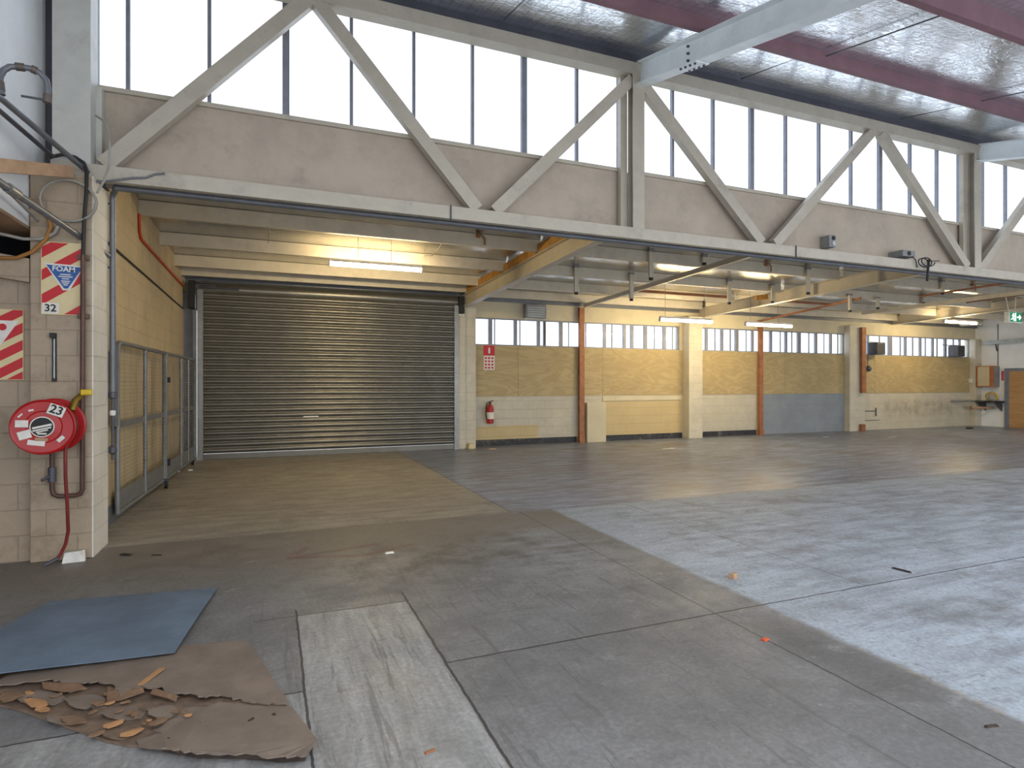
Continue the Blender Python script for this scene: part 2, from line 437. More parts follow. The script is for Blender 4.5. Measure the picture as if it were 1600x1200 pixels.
foil_annexe = foil_mat('annexe_roof_foil', .10, .20, srgb(206, 203, 196), .045)

# ------------------------------------------------------------------ key dimensions (metres)
YT = 6.30          # front of the truss
YS = 6.50          # spandrel and clerestory line
YB = 13.50         # back wall
XL = -1.60         # annexe left wall
XR = 23.55         # right wall
def roofz(y): return 5.54-.245*(6.3-y)         # top of the hall rafters
def annz(y): return 3.90-.030*(y-9.0)          # top of the annexe purlins

# ------------------------------------------------------------------ floor, walls, ceilings
struct('floor', MB().box(-6, 26, -2.5, 14.2, -.12, 0), floor_mat())

def st_back(B, X, Y, Z, c, p):
    n = B.noise(p, 1.6, 4, .6)
    # bare yellowed blockwork low on the first two bays
    y1 = B.math('MULTIPLY', B.step(Z, .46, .5, 1, 0), B.step(X, 6.1, 6.3, 1, 0))
    y2 = B.math('MULTIPLY', B.box(X, Z, 8.0, 10.6, .1, 1.06, .015), 1.0)
    c = B.mix(B.math('MULTIPLY', B.math('MAXIMUM', y1, y2), .6), c, srgb(196, 166, 92))
    # blue-grey painted bay
    c = B.mix(B.box(X, Z, 13.42, 16.95, -.1, 1.23, .01), c, B.mix(B.step(n, .3, .7), srgb(134, 140, 148), srgb(146, 153, 158)))
    # grime where something stood against the far bay
    c = B.mix(B.math('MULTIPLY', B.box(X, Z, 18.8, 22.3, .45, .95, .18), B.step(B.noise(p, 4, 5, .7), .3, .7, 0, .55)), c, srgb(110, 96, 74))
    return c
blocks_back = block_mat('painted_blocks_back', 'x', srgb(200, 192, 172), .78, [st_back])
def st_left(B, X, Y, Z, c, p):
    n = B.noise(B.scale(p, (1, 1.3, .5)), 1.8, 6, .75)
    c = B.mix(B.step(n, .48, .72, 0, .45), c, srgb(150, 134, 104))
    return c
blocks_left = block_mat('painted_blocks_left', 'y', srgb(204, 184, 146), .8, [st_left])
blocks_pier_x = block_mat('painted_blocks_pier', 'x', srgb(172, 153, 130), .62, [lambda B, X, Y, Z, c, p: B.mix(B.step(B.noise(p, 2.6, 6, .75), .48, .7, 0, .5), c, srgb(116, 96, 76))])

# back wall: low blockwork, header over the windows
bw = MB()
bw.box(4.17, XR, YB, YB+.2, 0, 2.44)
wb = struct('wall_back', bw, blocks_back)
struct('lintel', MB().box(4.17, XR, YB, YB+.2, 3.105, 3.86), cream_wall, wb)
struct('door_head', MB().box(-1.6, 4.17, YB, YB+.2, 3.3, 3.86), cream_wall, wb)
for i, (a, b_) in enumerate(((10.52, 11.1), (16.95, 17.72), (23.25, XR))):
    struct('window_pier', MB().box(a, b_, YB, YB+.2, 2.44, 3.105), cream_wall, wb)
struct('window_jamb', MB().box(4.17, 4.45, YB, YB+.2, 2.44, 3.105), cream_wall, wb)
struct('wall_left', MB().box(XL-.3, XL, 6.6, YB+.2, 0, 4.1), blocks_left)
wr = struct('wall_right', MB().box(XR, XR+.2, -1, YB+.2, 0, 5.9), white_wall)
# wall over the truss's bottom chord (boarded spandrel) and its sill
sp = struct('wall_spandrel', MB().box(-1.5, XR, YS, YS+.06, 3.33, 4.22), board_paint)
sl = MB()
for a, b_ in ((-1.5, 4.16), (4.36, 10.98), (11.16, XR)): sl.box(a, b_, YS-.035, YS+.1, 4.205, 4.25)
struct('window_sill', sl, white_steel, sp)
# bulkhead and lower wall left of the column
bh = struct('wall_bulkhead', MB().box(-2.2, -1.88, 0, 6.5, 2.82, 5.9), white_wall)
struct('soffit_board', MB().box(-2.2, -1.88, 0, 6.5, 2.795, 2.82), plank_wood, bh)
struct('wall_return', MB().box(-5, -1.87, 6.19, 6.45, 0, 2.40), blocks_pier_x)
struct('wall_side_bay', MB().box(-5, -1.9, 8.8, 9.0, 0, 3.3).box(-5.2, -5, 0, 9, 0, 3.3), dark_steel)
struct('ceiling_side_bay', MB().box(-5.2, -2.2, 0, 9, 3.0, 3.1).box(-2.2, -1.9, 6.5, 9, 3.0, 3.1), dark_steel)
# ceilings
def slope_slab(x0, x1, y0, y1, f, off, t):
    return MB().hexa([(x0, y0, f(y0)+off), (x1, y0, f(y0)+off), (x1, y1, f(y1)+off), (x0, y1, f(y1)+off),
                      (x0, y0, f(y0)+off+t), (x1, y0, f(y0)+off+t), (x1, y1, f(y1)+off+t), (x0, y1, f(y1)+off+t)])
def sagging_roof(x0, x1, ys, f, off, sag, t, n=10):
    """foil draped over the purlins at ys, sagging between them, under a flat deck"""
    m = MB(); P = []
    for a, b in zip(ys, ys[1:]):
        for k in range(n):
            u = k/n; y = a+(b-a)*u; P.append((y, f(y)+off-4*sag*u*(1-u)*min(1, (b-a)/1.4)**2))
    P.append((ys[-1], f(ys[-1])+off))
    nx = 24
    vs = [(x0+(x1-x0)*i/nx, y, z) for y, z in P for i in range(nx+1)]
    m.add(vs, [(r*(nx+1)+i, r*(nx+1)+i+1, (r+1)*(nx+1)+i+1, (r+1)*(nx+1)+i) for r in range(len(P)-1) for i in range(nx)], True)
    a, b = ys[0], ys[-1]
    m.hexa([(x0, a, f(a)+off+.004), (x1, a, f(a)+off+.004), (x1, b, f(b)+off+.004), (x0, b, f(b)+off+.004), (x0, a, f(a)+off+t), (x1, a, f(a)+off+t), (x1, b, f(b)+off+t), (x0, b, f(b)+off+t)])
    return m
def hallz(y):      # the foil comes down onto the low eave purlin over the truss
    return roofz(y) if y <= 5.06 else roofz(5.06)+(y-5.06)*.125
struct('ceiling_hall', sagging_roof(-2.2, XR+.2, [1.3, 1.95, 3.5, 5.06, 6.42, 6.75], hallz, .287, .06, .04), foil_hall)
struct('ceiling_annexe', sagging_roof(XL, XR+.2, [6.56, 7.45, 9.0, 10.55, 12.05, 13.3, 13.7], annz, .008, .03, .04), foil_annexe)
# fascia closing the gap between clerestory head and roof
struct('trim_1', MB().box(-1.9, XR, YS+.02, YS+.12, 5.52, 5.74), dark_steel)
struct('dark_gap_filler', MB().box(-1.90, -1.74, 6.50, 6.56, 3.3, 5.86), dark_steel)  # added dark strip, stands in for the shaded gap between bulkhead and column
struct('trim_2', MB().box(-1.6, XR, YB-.06, YB, 3.50, 3.72), grey_pipe)

# pillars
def pillar(label, x0, x1, y0, y1, z1, mx, group=None):
    return solo('block_pillar', MB().box(x0, x1, y0, y1, 0, z1, .006), mx, label, 'pillar', group)
pil = block_mat('painted_blocks_pillar', 'x', srgb(206, 198, 178), .85)
pillar('cream block pier between the roller door and the first window', 4.17, 4.45, 13.2, YB, 3.32, pil)
pillar('cream block pillar between the first and second window bays', 10.62, 11.08, 13.22, YB, 3.36, pil)
pillar('cream block pillar between the blue painted wall and the far window bay', 16.92, 17.6, 13.3, YB, 3.36, pil)
pillar('pale corner pier between the far window and the timber door wall', 23.2, XR, 13.3, YB, 3.1, pil)
o = thing('block_pillar', 'big painted block pillar with the fire hose reel and FOAM sign', 'pillar', (-1.65, 6.35, 0))
part('blockwork', MB().box(-1.87, -1.436, 6.1, 6.6, 0, 3.295, .008), blocks_pier_x, o)
part('lit_side', MB().box(-1.436, -1.426, 6.104, 6.6, 0, 3.295), block_mat('painted_blocks_lit_side', 'y', srgb(226, 220, 208), .7), o, 'lit side of the pillar, its light put into a paler colour')  # thin slab of paler blocks; the light on this face is put into the colour
o = thing('steel_column', 'cream boxed column rising from the hose reel pillar to the roof', 'column', (-1.66, 6.4, 3.31))
part('shaft', MB().box(-1.755, -1.475, 6.23, 6.47, 3.30, 5.6, .004), column_paint, o)
part('edge_cover', MB().box(-1.475, -1.43, 6.40, 6.495, 3.46, 4.2), column_paint, o)

# black skirting along the back wall
sk = MB()
for a, b_ in ((4.45, 7.28), (8.07, 10.6), (11.1, 13.27)): sk.box(a, b_, YB-.012, YB, 0, .15)
struct('baseboard_back', sk, black_base)
struct('trim_3', MB().box(8.05, 10.6, YB-.02, YB, 1.06, 1.19), cream_wall)

# ------------------------------------------------------------------ clerestory windows
clere_edges = [(-1.52, .14, [-1.254, -.567]), (.14, 2.817, [.797, 1.476, 2.165]), (2.817, 4.16, [3.534]),
               (4.36, 6.356, [4.986, 5.667]), (6.356, 9.006, [7.003, 7.674, 8.357]), (9.006, 10.985, [9.721, 10.395]),
               (11.2, 12.94, [11.62, 12.283]), (12.94, 15.6, [13.6, 14.28, 14.95]), (15.6, 18.2, [16.2, 16.9, 17.5]),
               (18.2, 20.8, [18.85, 19.5, 20.15]), (20.8, XR, [21.5, 22.2, 22.9])]
wi = 1
for a, b_, mids in clere_edges:
    y0 = YS+.03; z0, z1 = 4.25, 5.52
    w = thing('window_%d' % wi, None, None, ((a+b_)/2, y0, z0), kind='structure'); wi += 1
    f = MB()
    f.box(a, a+.035, y0, y0+.05, z0, z1); f.box(b_-.035, b_, y0, y0+.05, z0, z1)
    f.box(a+.035, b_-.035, y0, y0+.05, z0, z0+.02); f.box(a+.035, b_-.035, y0, y0+.05, z1-.04, z1)
    part('frame', f, mullion, w)
    for x in mids: part('mullion', MB().box(x-.017, x+.017, y0, y0+.05, z0+.02, z1-.04), mullion, w)
    xs = [a+.035]+mids+[b_-.035]
    for i in range(len(xs)-1):
        l = xs[i]+(.017 if i else 0); r = xs[i+1]-(.017 if i < len(xs)-2 else 0)
        part('pane', MB().box(l, r, y0+.02, y0+.026, z0+.02, z1-.04), glass, w)

# ------------------------------------------------------------------ back windows
bars1 = [(4.94, .12), (5.05, .03), (5.60, .10), (5.72, .03), (6.23, .10), (6.38, .03), (6.40, .08), (6.86, .12), (7.08, .03), (7.58, .04), (8.15, .10), (8.37, .04), (8.76, .10), (9.0, .10), (9.43, .12), (9.72, .03), (10.05, .12), (10.32, .03)]
bars2 = [(11.50, .10), (11.80, .03), (12.06, .10), (12.36, .05), (12.60, .14), (12.95, .03), (13.2, .08), (13.50, .05), (13.91, .10), (14.28, .03), (14.52, .10), (14.75, .04), (15.05, .16), (15.45, .04), (15.76, .12), (16.1, .03), (16.40, .10), (16.7, .04)]
bars3 = [(18.10, .08), (18.62, .05), (19.14, .2), (19.63, .05), (19.9, .10), (20.25, .06), (20.65, .10), (20.9, .05), (21.3, .10), (21.52, .06), (21.97, .14), (22.4, .06), (22.76, .08)]
for (a, b_, bars) in ((4.45, 10.52, bars1), (11.1, 16.95, bars2), (17.72, 23.25, bars3)):
    w = thing('window_%d' % wi, None, None, ((a+b_)/2, YB+.04, 2.44), kind='structure'); wi += 1
    f = MB(); y0 = YB+.04; z0, z1 = 2.44, 3.105
    f.box(a, b_, y0, y0+.06, z0, z0+.03); f.box(a, b_, y0, y0+.06, z1-.03, z1)
    f.box(a, a+.03, y0, y0+.06, z0+.03, z1-.03); f.box(b_-.03, b_, y0, y0+.06, z0+.03, z1-.03)
    part('frame', f, mullion, w)
    prev = a+.03
    for x, wd in bars:
        part('mullion', MB().box(x-wd*.42, x+wd*.42, y0, y0+(.06 if wd > .06 else .03), z0+.03, z1-.03), mullion, w)
        if x-wd*.42-prev > .02: part('pane', MB().box(prev, x-wd*.42, y0+.025, y0+.031, z0+.03, z1-.03), glass, w)
        prev = max(prev, x+wd*.42)
    part('pane', MB().box(prev, b_-.03, y0+.025, y0+.031, z0+.03, z1-.03), glass, w)

# plywood lining under the windows
sheets = [(4.46, 5.64, 'first sheet beside the roller door pier, behind the extinguisher sign'), (5.64, 7.30, 'between the extinguisher sign and the first rust-brown post'),
          (7.44, 8.05, 'narrow sheet just right of the first rust-brown post'), (8.05, 10.61, 'long sheet left of the first cream block pillar'),
          (11.09, 13.28, 'between the first cream block pillar and the second rust-brown post'), (13.43, 14.4, 'above the blue paint, beside the second rust-brown post'),
          (14.4, 16.9, 'above the blue paint, beside the second cream block pillar'), (17.62, 18.3, 'narrow sheet under the left wall-mounted air conditioner'),
          (18.3, 20.7, 'in the far bay between the two air conditioners'), (20.7, 23.19, 'at the far corner, under the right air conditioner')]
for a, b_, l in sheets:
    solo('plywood_lining', MB().box(a+.003, b_-.003, YB-.016, YB-.001, 1.20, 2.435), ply_wall, 'yellow plywood lining board, '+l, 'panel', 'plywood lining boards')

# ------------------------------------------------------------------ roller door
rd = thing('door_1', 'large closed corrugated steel roller door', 'roller door', (1.32, 13.1, 0), kind='structure')
cur = MB(); prof = []; NR = 29; z = .12
x0, x1 = -1.26, 3.90
pitch = (3.44-.12)/NR
zs, ys = [], []
for i in range(NR):
    for t, d in ((0, .0), (.10, -.003), (.24, -.026), (.5, -.036), (.76, -.026), (.90, -.003)):
        zs.append(.12+pitch*(i+t)); ys.append(13.12+d)
zs.append(3.44); ys.append(13.12)
n = len(zs)
vs = [(x0, ys[i], zs[i]) for i in range(n)]+[(x1, ys[i], zs[i]) for i in range(n)]
cur.add(vs, [(i, n+i, n+i+1, i+1) for i in range(n-1)], True)
vs = [(x0, 13.16, zs[0]), (x1, 13.16, zs[0]), (x1, 13.16, 3.44), (x0, 13.16, 3.44)]
cur.add(vs, [(0, 1, 2, 3)])
door_steel = simple('roller_door_steel', srgb(120, 117, 109), .32, .6, .07, 3)
part('curtain', cur, door_steel, rd)
part('bottom_rail', MB().box(x0, x1, 13.08, 13.16, 0, .115, .008), door_steel, rd)
part('drum', MB().tube([(x0-.02, 13.22, 3.40), (x1+.08, 13.22, 3.40)], .15, 28), door_steel, rd)
part('guide_rail', MB().chan((-1.29, 13.12, 0), (-1.29, 13.12, 3.36), .12, .09, .012, (1, 0, 0)).box(-1.345, -1.245, 13.055, 13.07, 0, 3.36), galv, rd)
part('guide_rail', MB().box(3.885, 3.985, 13.055, 13.075, 0, 3.30).box(3.965, 3.985, 13.075, 13.2, 0, 3.3), galv, rd)
g = part('end_plate', MB().box(-1.50, -1.38, 13.02, 13.3, 2.98, 3.52, .01), black_rub, rd)
part('bracket', MB().box(-1.38, -1.02, 12.99, 13.03, 3.36, 3.46, .01).tube([(-1.3, 12.98, 3.41), (-.6, 12.98, 3.38)], .025, 8), dark_steel, g)
part('end_plate', MB().box(3.99, 4.12, 13.02, 13.19, 3.12, 3.52, .01), black_rub, rd)
part('lock_label', MB().box(.62, .92, 13.088, 13.092, .80, .83), sign_white, rd, 'faded pink sticker on the curtain')
struct('trim_4', MB().box(-1.6, -1.36, 13.22, 13.5, 0, 3.3).box(-1.42, -1.36, 13.06, 13.2, 0, 2.95), grey_pipe)
struct('trim_5', MB().box(3.99, 4.168, 13.12, 13.5, 0, 3.1), pil)

# ------------------------------------------------------------------ truss
tr = thing('steel_truss', 'white-painted steel truss spanning the hall in front of the clerestory', 'truss', (4.27, YT, 3.32))
bc = MB()
for a, b_ in ((-1.76, 1.806), (1.806, 6.83), (6.83, 13.0), (13.0, 20.0), (20.0, XR-.02)):
    bc.box(a, b_, YT-.09, YT-.075, 3.298, 3.435); bc.box(max(a, -1.42), b_, YT-.075, YT-.02, 3.298, 3.31); bc.box(max(a, -1.42), b_, YT-.075, YT+.04, 3.423, 3.435)
part('bottom_chord', bc, white_steel, tr)
tc = MB().box(-1.42, XR-.02, YT, YT+.012, 5.39, 5.54).box(-1.42, XR-.02, YT+.012, YT+.17, 5.39, 5.402).box(-1.42, XR-.02, YT+.012, YT+.17, 5.528, 5.54)
part('top_chord', tc, white_steel, tr)
for x in (4.27, 11.03, 17.8):
    p1 = part('post', MB().box(x-.085, x+.085, YT-.02, YT-.005, 3.435, 5.39).box(x-.012, x+.012, YT-.005, YT+.09, 3.435, 5.39).box(x-.085, x+.085, YT+.09, YT+.10, 3.435, 5.39), white_steel, tr)
    part('mullion_post', MB().box(x-.19, x-.09, YT+.10, YT+.165, 3.46, 5.39), white_steel, p1)
dg = [((-1.40, 3.47), (.34, 5.39)), ((.44, 5.39), (2.15, 3.47)), ((2.36, 3.47), (4.20, 5.33)), ((4.34, 5.33), (6.33, 3.47)),
      ((6.57, 3.47), (8.57, 5.39)), ((8.75, 5.39), (10.83, 3.47)), ((11.18, 3.47), (13.2, 5.39)), ((13.4, 5.39), (15.4, 3.47)), ((15.7, 3.47), (17.7, 5.39))]
for (xa, za), (xb, zb) in dg:
    d = MB().chan((xa, YT+.06, za), (xb, YT+.06, zb), .10, .14, .012, (0, 1, 0) if False else Vector((-(zb-za), 0, xb-xa)).normalized(), 1 if xb > xa else 1)
    part('diagonal', d, white_steel, tr)
for x in (1.806, 6.83, 13.0): part('chord_splice', MB().box(x-.007, x+.007, YT-.105, YT-.09, 3.28, 3.445), dark_steel, tr)

# rafters of the hall roof (they fall towards the camera)
def rafter(x, label):
    ya, yb = 6.28, .3
    r = thing('roof_rafter', label, 'beam', (x, 6.28, roofz(6.28)-.29), 'hall rafters')
    k = .145
    up = Vector((0, -.245, 1)).normalized() if False else Vector((0, 0, 1))
    m1 = MB().ibeam((x, ya, roofz(ya)-k), (x, 5.3, roofz(5.3)-k), .16, .275, .014, .01)
    m2 = MB().ibeam((x, 5.3, roofz(5.3)-k), (x, yb, roofz(yb)-k), .16, .275, .014, .01)
    part('haunch', m1, rafter_paint, r); part('beam', m2, rafter_paint, r)
    for dz in (-.012, -.281):
        d2 = dz-(.008 if dz < -.1 else -.008)
        s_ = part('splice_plate', MB().bar((x, 5.13, roofz(5.13)+d2), (x, 5.47, roofz(5.47)+d2), .18, .014), rafter_paint, r)
    for yy in (5.18, 5.26, 5.34, 5.42):
        for dx in (-.06, .06): part('bolt', MB().lathe((x+dx, yy, roofz(yy)-.312), (0, 0, 1), [(.014, 0), (.014, .02)], 6), dark_steel, s_)
    for zz in (-.06, -.14, -.22): part('bolt', MB().lathe((x-.03, 5.35, roofz(5.35)+zz), (1, 0, 0), [(.014, 0), (.014, .06)], 6), dark_steel, s_)
rafter(4.30, 'pale steel rafter bolted at a splice, meeting the truss post nearest the roller door')
rafter(11.06, 'pale steel rafter at the right edge of the photo, above the second truss post')
rafter(17.8, 'far pale steel rafter above the third truss post')

# purlins of the hall roof
for y, l in ((5.06, 'red-brown roof purlin nearest the clerestory windows'), (3.50, 'red-brown roof purlin in the middle of the foil ceiling'), (1.95, 'red-brown roof purlin nearest the camera')):
    zb = roofz(y)+.004
    solo('roof_purlin', MB().chan((-1.86, y, zb+.14), (XR, y, zb+.14), .07, .28, .006, (0, 0, 1), 1), red_oxide, l, 'purlin', 'red hall purlins')
solo('roof_purlin', MB().chan((-1.42, 6.36, 5.605), (XR-.02, 6.36, 5.605), .07, .13, .006, (0, 0, 1), 1), dark_steel, 'dark eave purlin sitting on the truss top chord', 'purlin')
# sag rods
rods = [(5.9, 6.27, 5.1, 'between the clerestory and the nearest red purlin, above the fourth window'), (9.1, 6.27, 5.1, 'between the clerestory and the nearest red purlin, left of the second rafter'),
        (2.45, 6.27, 5.1, 'at the top of the photo, left of the spliced rafter'), (6.0, 5.02, 3.54, 'between the two red purlins, right of the spliced rafter'), (8.9, 5.02, 3.54, 'between the two red purlins, near the right edge')]
for x, ya, yb, l in rods:
    solo('sag_rod', MB().tube([(x, ya, roofz(ya)+.10), (x, yb, roofz(yb)+.16)], .008, 6), grey_pipe, 'thin steel rod '+l, 'rod', 'roof sag rods')

# ------------------------------------------------------------------ annexe roof
beams = [(4.17, 3.282, 13.18, 'white steel beam running back from the truss to the roller door pier'),
         (11.15, 3.355, 13.48, 'cream steel beam running back to the pillar left of the blue wall bay'),
         (19.10, 3.46, 13.48, 'cream steel beam crossing the far bay at the right edge')]
for x, zb, y1, l in beams:
    if x > 19: zf = lambda y: 3.46+.033*(13.5-y)
    else: zf = lambda y, zb=zb: zb+.0275*(13.3-y)
    b_ = thing('roof_beam', l, 'beam', (x, 9.9, zf(9.9)), 'annexe roof beams')
    h = .27
    part('beam', MB().ibeam((x, 6.58, zf(6.58)+h/2), (x, y1, zf(y1)+h/2), .15, h, .014, .01), annexe_white, b_)
    if x < 12:
        for yy in ((8.1, 9.6, 11.2) if x > 5 else ()): part('stiffener', MB().box(x-.07, x+.07, yy-.006, yy+.006, zf(yy)+.014, zf(yy)+h-.014), annexe_white, b_)
bays = [(-1.6, 4.16, 'over the roller door'), (4.2, 11.1, 'over the first window bay'), (11.2, 19.05, 'over the blue painted bay'), (19.15, XR, 'over the far bay')]
for (a, b_, bl) in bays:
    for y, pl_ in ((9.0, 'nearest the truss'), (10.55, 'second from the truss'), (12.05, 'third from the truss'), (13.28, 'against the back wall')):
        if y > 13 and a < 0: y = 12.88
        z1 = annz(y); 
        solo('annexe_purlin', MB().chan((a, y, z1-.1), (b_, y, z1-.1), .07, .2, .006, (0, 0, 1), 1), annexe_white,
             'white annexe purlin %s, %s' % (bl, pl_), 'purlin', 'annexe purlins')
# timber packers on the first beam between purlins
for ya, yb, l in ((6.7, 8.95, 'nearest the truss'), (9.05, 10.5, 'between the first two white purlins'), (10.62, 12.0, 'between the second and third white purlins'), (12.1, 12.84, 'just before the roller door')):
    z = lambda y: 3.282+.0275*(13.3-y)+.272
    solo('timber_packer', MB().bar((4.12, ya, z(ya)+.075), (4.12, yb, z(yb)+.075), .05, .148), timber, 'yellow timber packer on top of the white beam, '+l, 'timber', 'timber packers')
solo('ceiling_batten', MB().box(7.9, 10.55, 11.58, 11.63, 3.63, 3.69), rust, 'orange-brown batten under the roof, left of the second beam', 'batten')
solo('ceiling_batten', MB().box(11.3, 14.1, 11.58, 11.63, 3.63, 3.69), rust, 'orange-brown batten under the roof, right of the second beam', 'batten')
solo('timber_packer', MB().bar((10.72, 10.9, 3.55), (11.06, 10.9, 3.60), .06, .12), timber, 'yellow timber block beside the second beam', 'timber')
# light rails
solo('light_rail', MB().prof((7.42, 6.6, 3.70), (7.42, 13.35, 3.505), [(-.035, -.05), (.035, -.05), (.035, -.04), (.006, -.04), (.006, .05), (-.006, .05), (-.006, -.04), (-.035, -.04)]), annexe_white,
     'slender pale steel rail running back to the first rust-brown post', 'rail')
solo('light_rail', MB().bar((13.35, 10.2, 3.60), (13.35, 13.36, 3.36), .045, .05), rust, 'slender rust-brown rail running back to the second rust-brown post', 'rail')
solo('light_rail', MB().bar((15.4, 6.7, 3.53), (15.4, 11.7, 3.50), .09, .09), annexe_white, 'pale hanging rail above the exit sign', 'rail')
solo('ceiling_pipe', MB().tube([(14.6, 7.0, 3.68), (14.6, 9.6, 3.63)], .022, 8), rust, 'rust-brown pipe under the annexe roof left of the pale hanging rail', 'pipe')
solo('ceiling_pipe', MB().tube([(16.9, 8.2, 3.68), (16.9, 9.9, 3.64)], .022, 8), rust, 'rust-brown pipe under the annexe roof right of the pale hanging rail', 'pipe')
# posts against the back wall
for x0, x1, z0, z1, l in ((7.30, 7.44, 0, 3.46, 'rust-brown steel post left of the white board on the back wall'), (13.29, 13.42, 0, 3.37, 'rust-brown steel post at the left edge of the blue wall'),
                          (17.35, 17.53, 1.22, 3.30, 'short rust-brown post on the far side of the second pillar')):
    yy = 13.36 if x0 < 17 else 13.2
    p_ = thing('steel_post', l, 'post', ((x0+x1)/2, yy, z0))
    part('shaft', MB().box(x0, x1, yy, yy+.09, z0, z1), rust, p_)
    if z0 == 0: part('foot', MB().box(x0-.01, x1+.01, yy-.02, yy+.1, 0, .16), rust, p_)
solo('rust_stub', MB().box(17.33, 17.5, 13.2, 13.29, 0, .22), rust, 'rusty steel stub at the foot of the second pillar', 'stub')
# hangers
hang = [(5.62, 10.43, 3.84, 3.28, 'left of the first light rail, hanging free'), (6.91, 10.43, 3.80, 3.22, 'hanging just left of the slender pale rail, second row'), (9.48, 10.43, 3.82, 3.28, 'hanging free left of the cream second beam'),
        (10.75, 10.43, 3.81, 3.37, 'ending on the side of the cream second beam'), (13.28, 10.43, 3.72, 3.28, 'hanging free right of the cream second beam'), (14.27, 10.43, 3.7, 3.4, 'short, next to the hanging bar right of the second beam'),
        (16.02, 10.43, 3.84, 3.62, 'shortest, above the far pale rail'), (6.31, 8.9, 3.90, 3.36, 'nearest row, reaching the slender pale rail'), (7.5, 8.9, 3.90, 3.72, 'nearest row, stub on top of the slender pale rail'),
        (10.13, 8.9, 3.86, 3.32, 'nearest row, in front of the cream second beam'), (14.32, 8.9, 3.88, 3.56, 'nearest row, left of the exit sign')]
for x, y, z1, z0, l in hang:
    hb = thing('hanger_bar', 'cream steel hanger bar, '+l, 'hanger', (x, y, z1), 'roof hangers')
    part('strap', MB().box(x-.045, x+.045, y-.02, y+.02, z0+.05, z1), annexe_white, hb)
    part('clamp', MB().box(x-.055, x+.055, y-.03, y+.03, z1-.03, z1+.01), grey_plastic, hb)
    part('tip', MB().box(x-.03, x+.03, y-.022, y+.022, z0, z0+.05), black_rub, hb)
# conduit stubs on the near purlin
for x, l in ((3.1, 'above the lit tube in the roller door bay'), (9.1, 'left of the cream second beam'), (15.5, 'above the exit sign')):
    y = 8.94
    solo('hanging_conduit', MB().tube([(x-.06, y, 3.86), (x, y-.03, 3.87), (x+.05, y-.03, 3.83), (x+.06, y-.02, 3.72)], .014, 6).lathe((x-.08, y-.02, 3.86), (1, 0, 0), [(.035, 0), (.035, .05)], 10), rust,
         'hooked rusty conduit on an annexe purlin, '+l, 'conduit', 'conduit stubs')
# sag wires in the roller door bay
for x, l in ((-.05, 'left'), (2.55, 'right')):
    solo('tie_wire', MB().tube([(x, 9.05, 3.84), (x+.02, 9.5, 3.76), (x+.01, 9.9, 3.70), (x, 10.48, 3.81)], .006, 5), pale_cable,
         'thin tie wire between the white purlins %s of the lit tube' % l, 'wire')

# ------------------------------------------------------------------ fluorescent lights
def tube_light(x0, x1, y, z, label, wires):
    t = thing('ceiling_light', label, 'light fitting', ((x0+x1)/2, y, z), 'fluorescent lights')
    part('batten', MB().box(x0, x1, y-.03, y+.03, z+.045, z+.09), white_plastic, t)
    part('tube', MB().tube([(x0+.01, y, z+.012), (x1-.01, y, z+.012)], .032, 14), tube_glow, t)
    part('end_cap', MB().box(x0-.012, x0+.01, y-.035, y+.035, z-.024, z+.05), white_plastic, t)
    part('end_cap', MB().box(x1-.01, x1+.012, y-.035, y+.035, z-.024, z+.05), white_plastic, t)
    for f in wires:
        x = x0+(x1-x0)*f
        part('suspension_wire', MB().tube([(x, y, z+.09), (x, y, annz(y)-.0)], .005, 5), pale_cable, t)
tube_light(.87, 2.39, 10.0, 3.44, 'lit fluorescent tube in front of the roller door', (.3, .66))
tube_light(8.40, 9.92, 11.5, 2.99, 'lit fluorescent tube just left of the first cream block pillar top', (.1, .85))
tube_light(10.97, 12.50, 11.5, 2.98, 'lit fluorescent tube right of the first cream block pillar', (.1, .7))
tube_light(18.66, 20.18, 11.55, 3.36, 'lit fluorescent tube left of the green exit sign', (.15, .85))
solo('ceiling_lamp', MB().lathe((21.2, 12.3, 3.42), (0, 0, 1), [(.28, 0), (.30, .02), (.10, .06), (.05, .16)], 20), white_plastic, 'small white unlit ceiling fitting near the far right corner', 'light fitting')

# exit sign
ex = thing('exit_sign', 'green running-man exit sign hanging at the right edge', 'sign', (15.25, 8.0, 2.92))
part('housing', MB().box(15.02, 15.50, 8.005, 8.10, 2.93, 3.18, .008), white_plastic, ex)
part('panel', MB().box(15.06, 15.48, 7.998, 8.004, 2.955, 3.165), green, ex)
man = MB()
man.lathe((15.165, 7.998, 3.125), (0, -1, 0), [(.018, 0), (.018, .004)], 12)
for a, b_, w in (((15.165, 3.105), (15.15, 3.05), .034), ((15.155, 3.05), (15.115, 3.01), .02), ((15.115, 3.01), (15.08, 3.01), .018), ((15.155, 3.05), (15.19, 3.015), .02), ((15.19, 3.015), (15.185, 2.975), .018), ((15.165, 3.095), (15.21, 3.075), .014), ((15.16, 3.1), (15.115, 3.085), .014)):
    man.bar((a[0], 7.995, a[1]), (b_[0], 7.995, b_[1]), w, .004, (0, 1, 0))
part('running_man', man, exit_white, ex)
part('doorway', MB().box(15.225, 15.26, 7.993, 7.998, 2.97, 3.15), exit_white, ex)
part('arrow', MB().bar((15.30, 7.995, 3.06), (15.39, 7.995, 3.06), .03, .004, (0, 1, 0)).poly([(15.385, 7.997, 3.12), (15.385, 7.997, 3.0), (15.45, 7.997, 3.06)], (0, -.004, 0)), exit_white, ex)
part('hanger', MB().tube([(15.15, 8.08, 3.18), (15.05, 8.08, 3.50)], .012, 6).tube([(15.36, 8.08, 3.18), (15.42, 8.08, 3.52)], .012, 6), annexe_white, ex)

ex.location = (15.37, 8.0, 2.85)

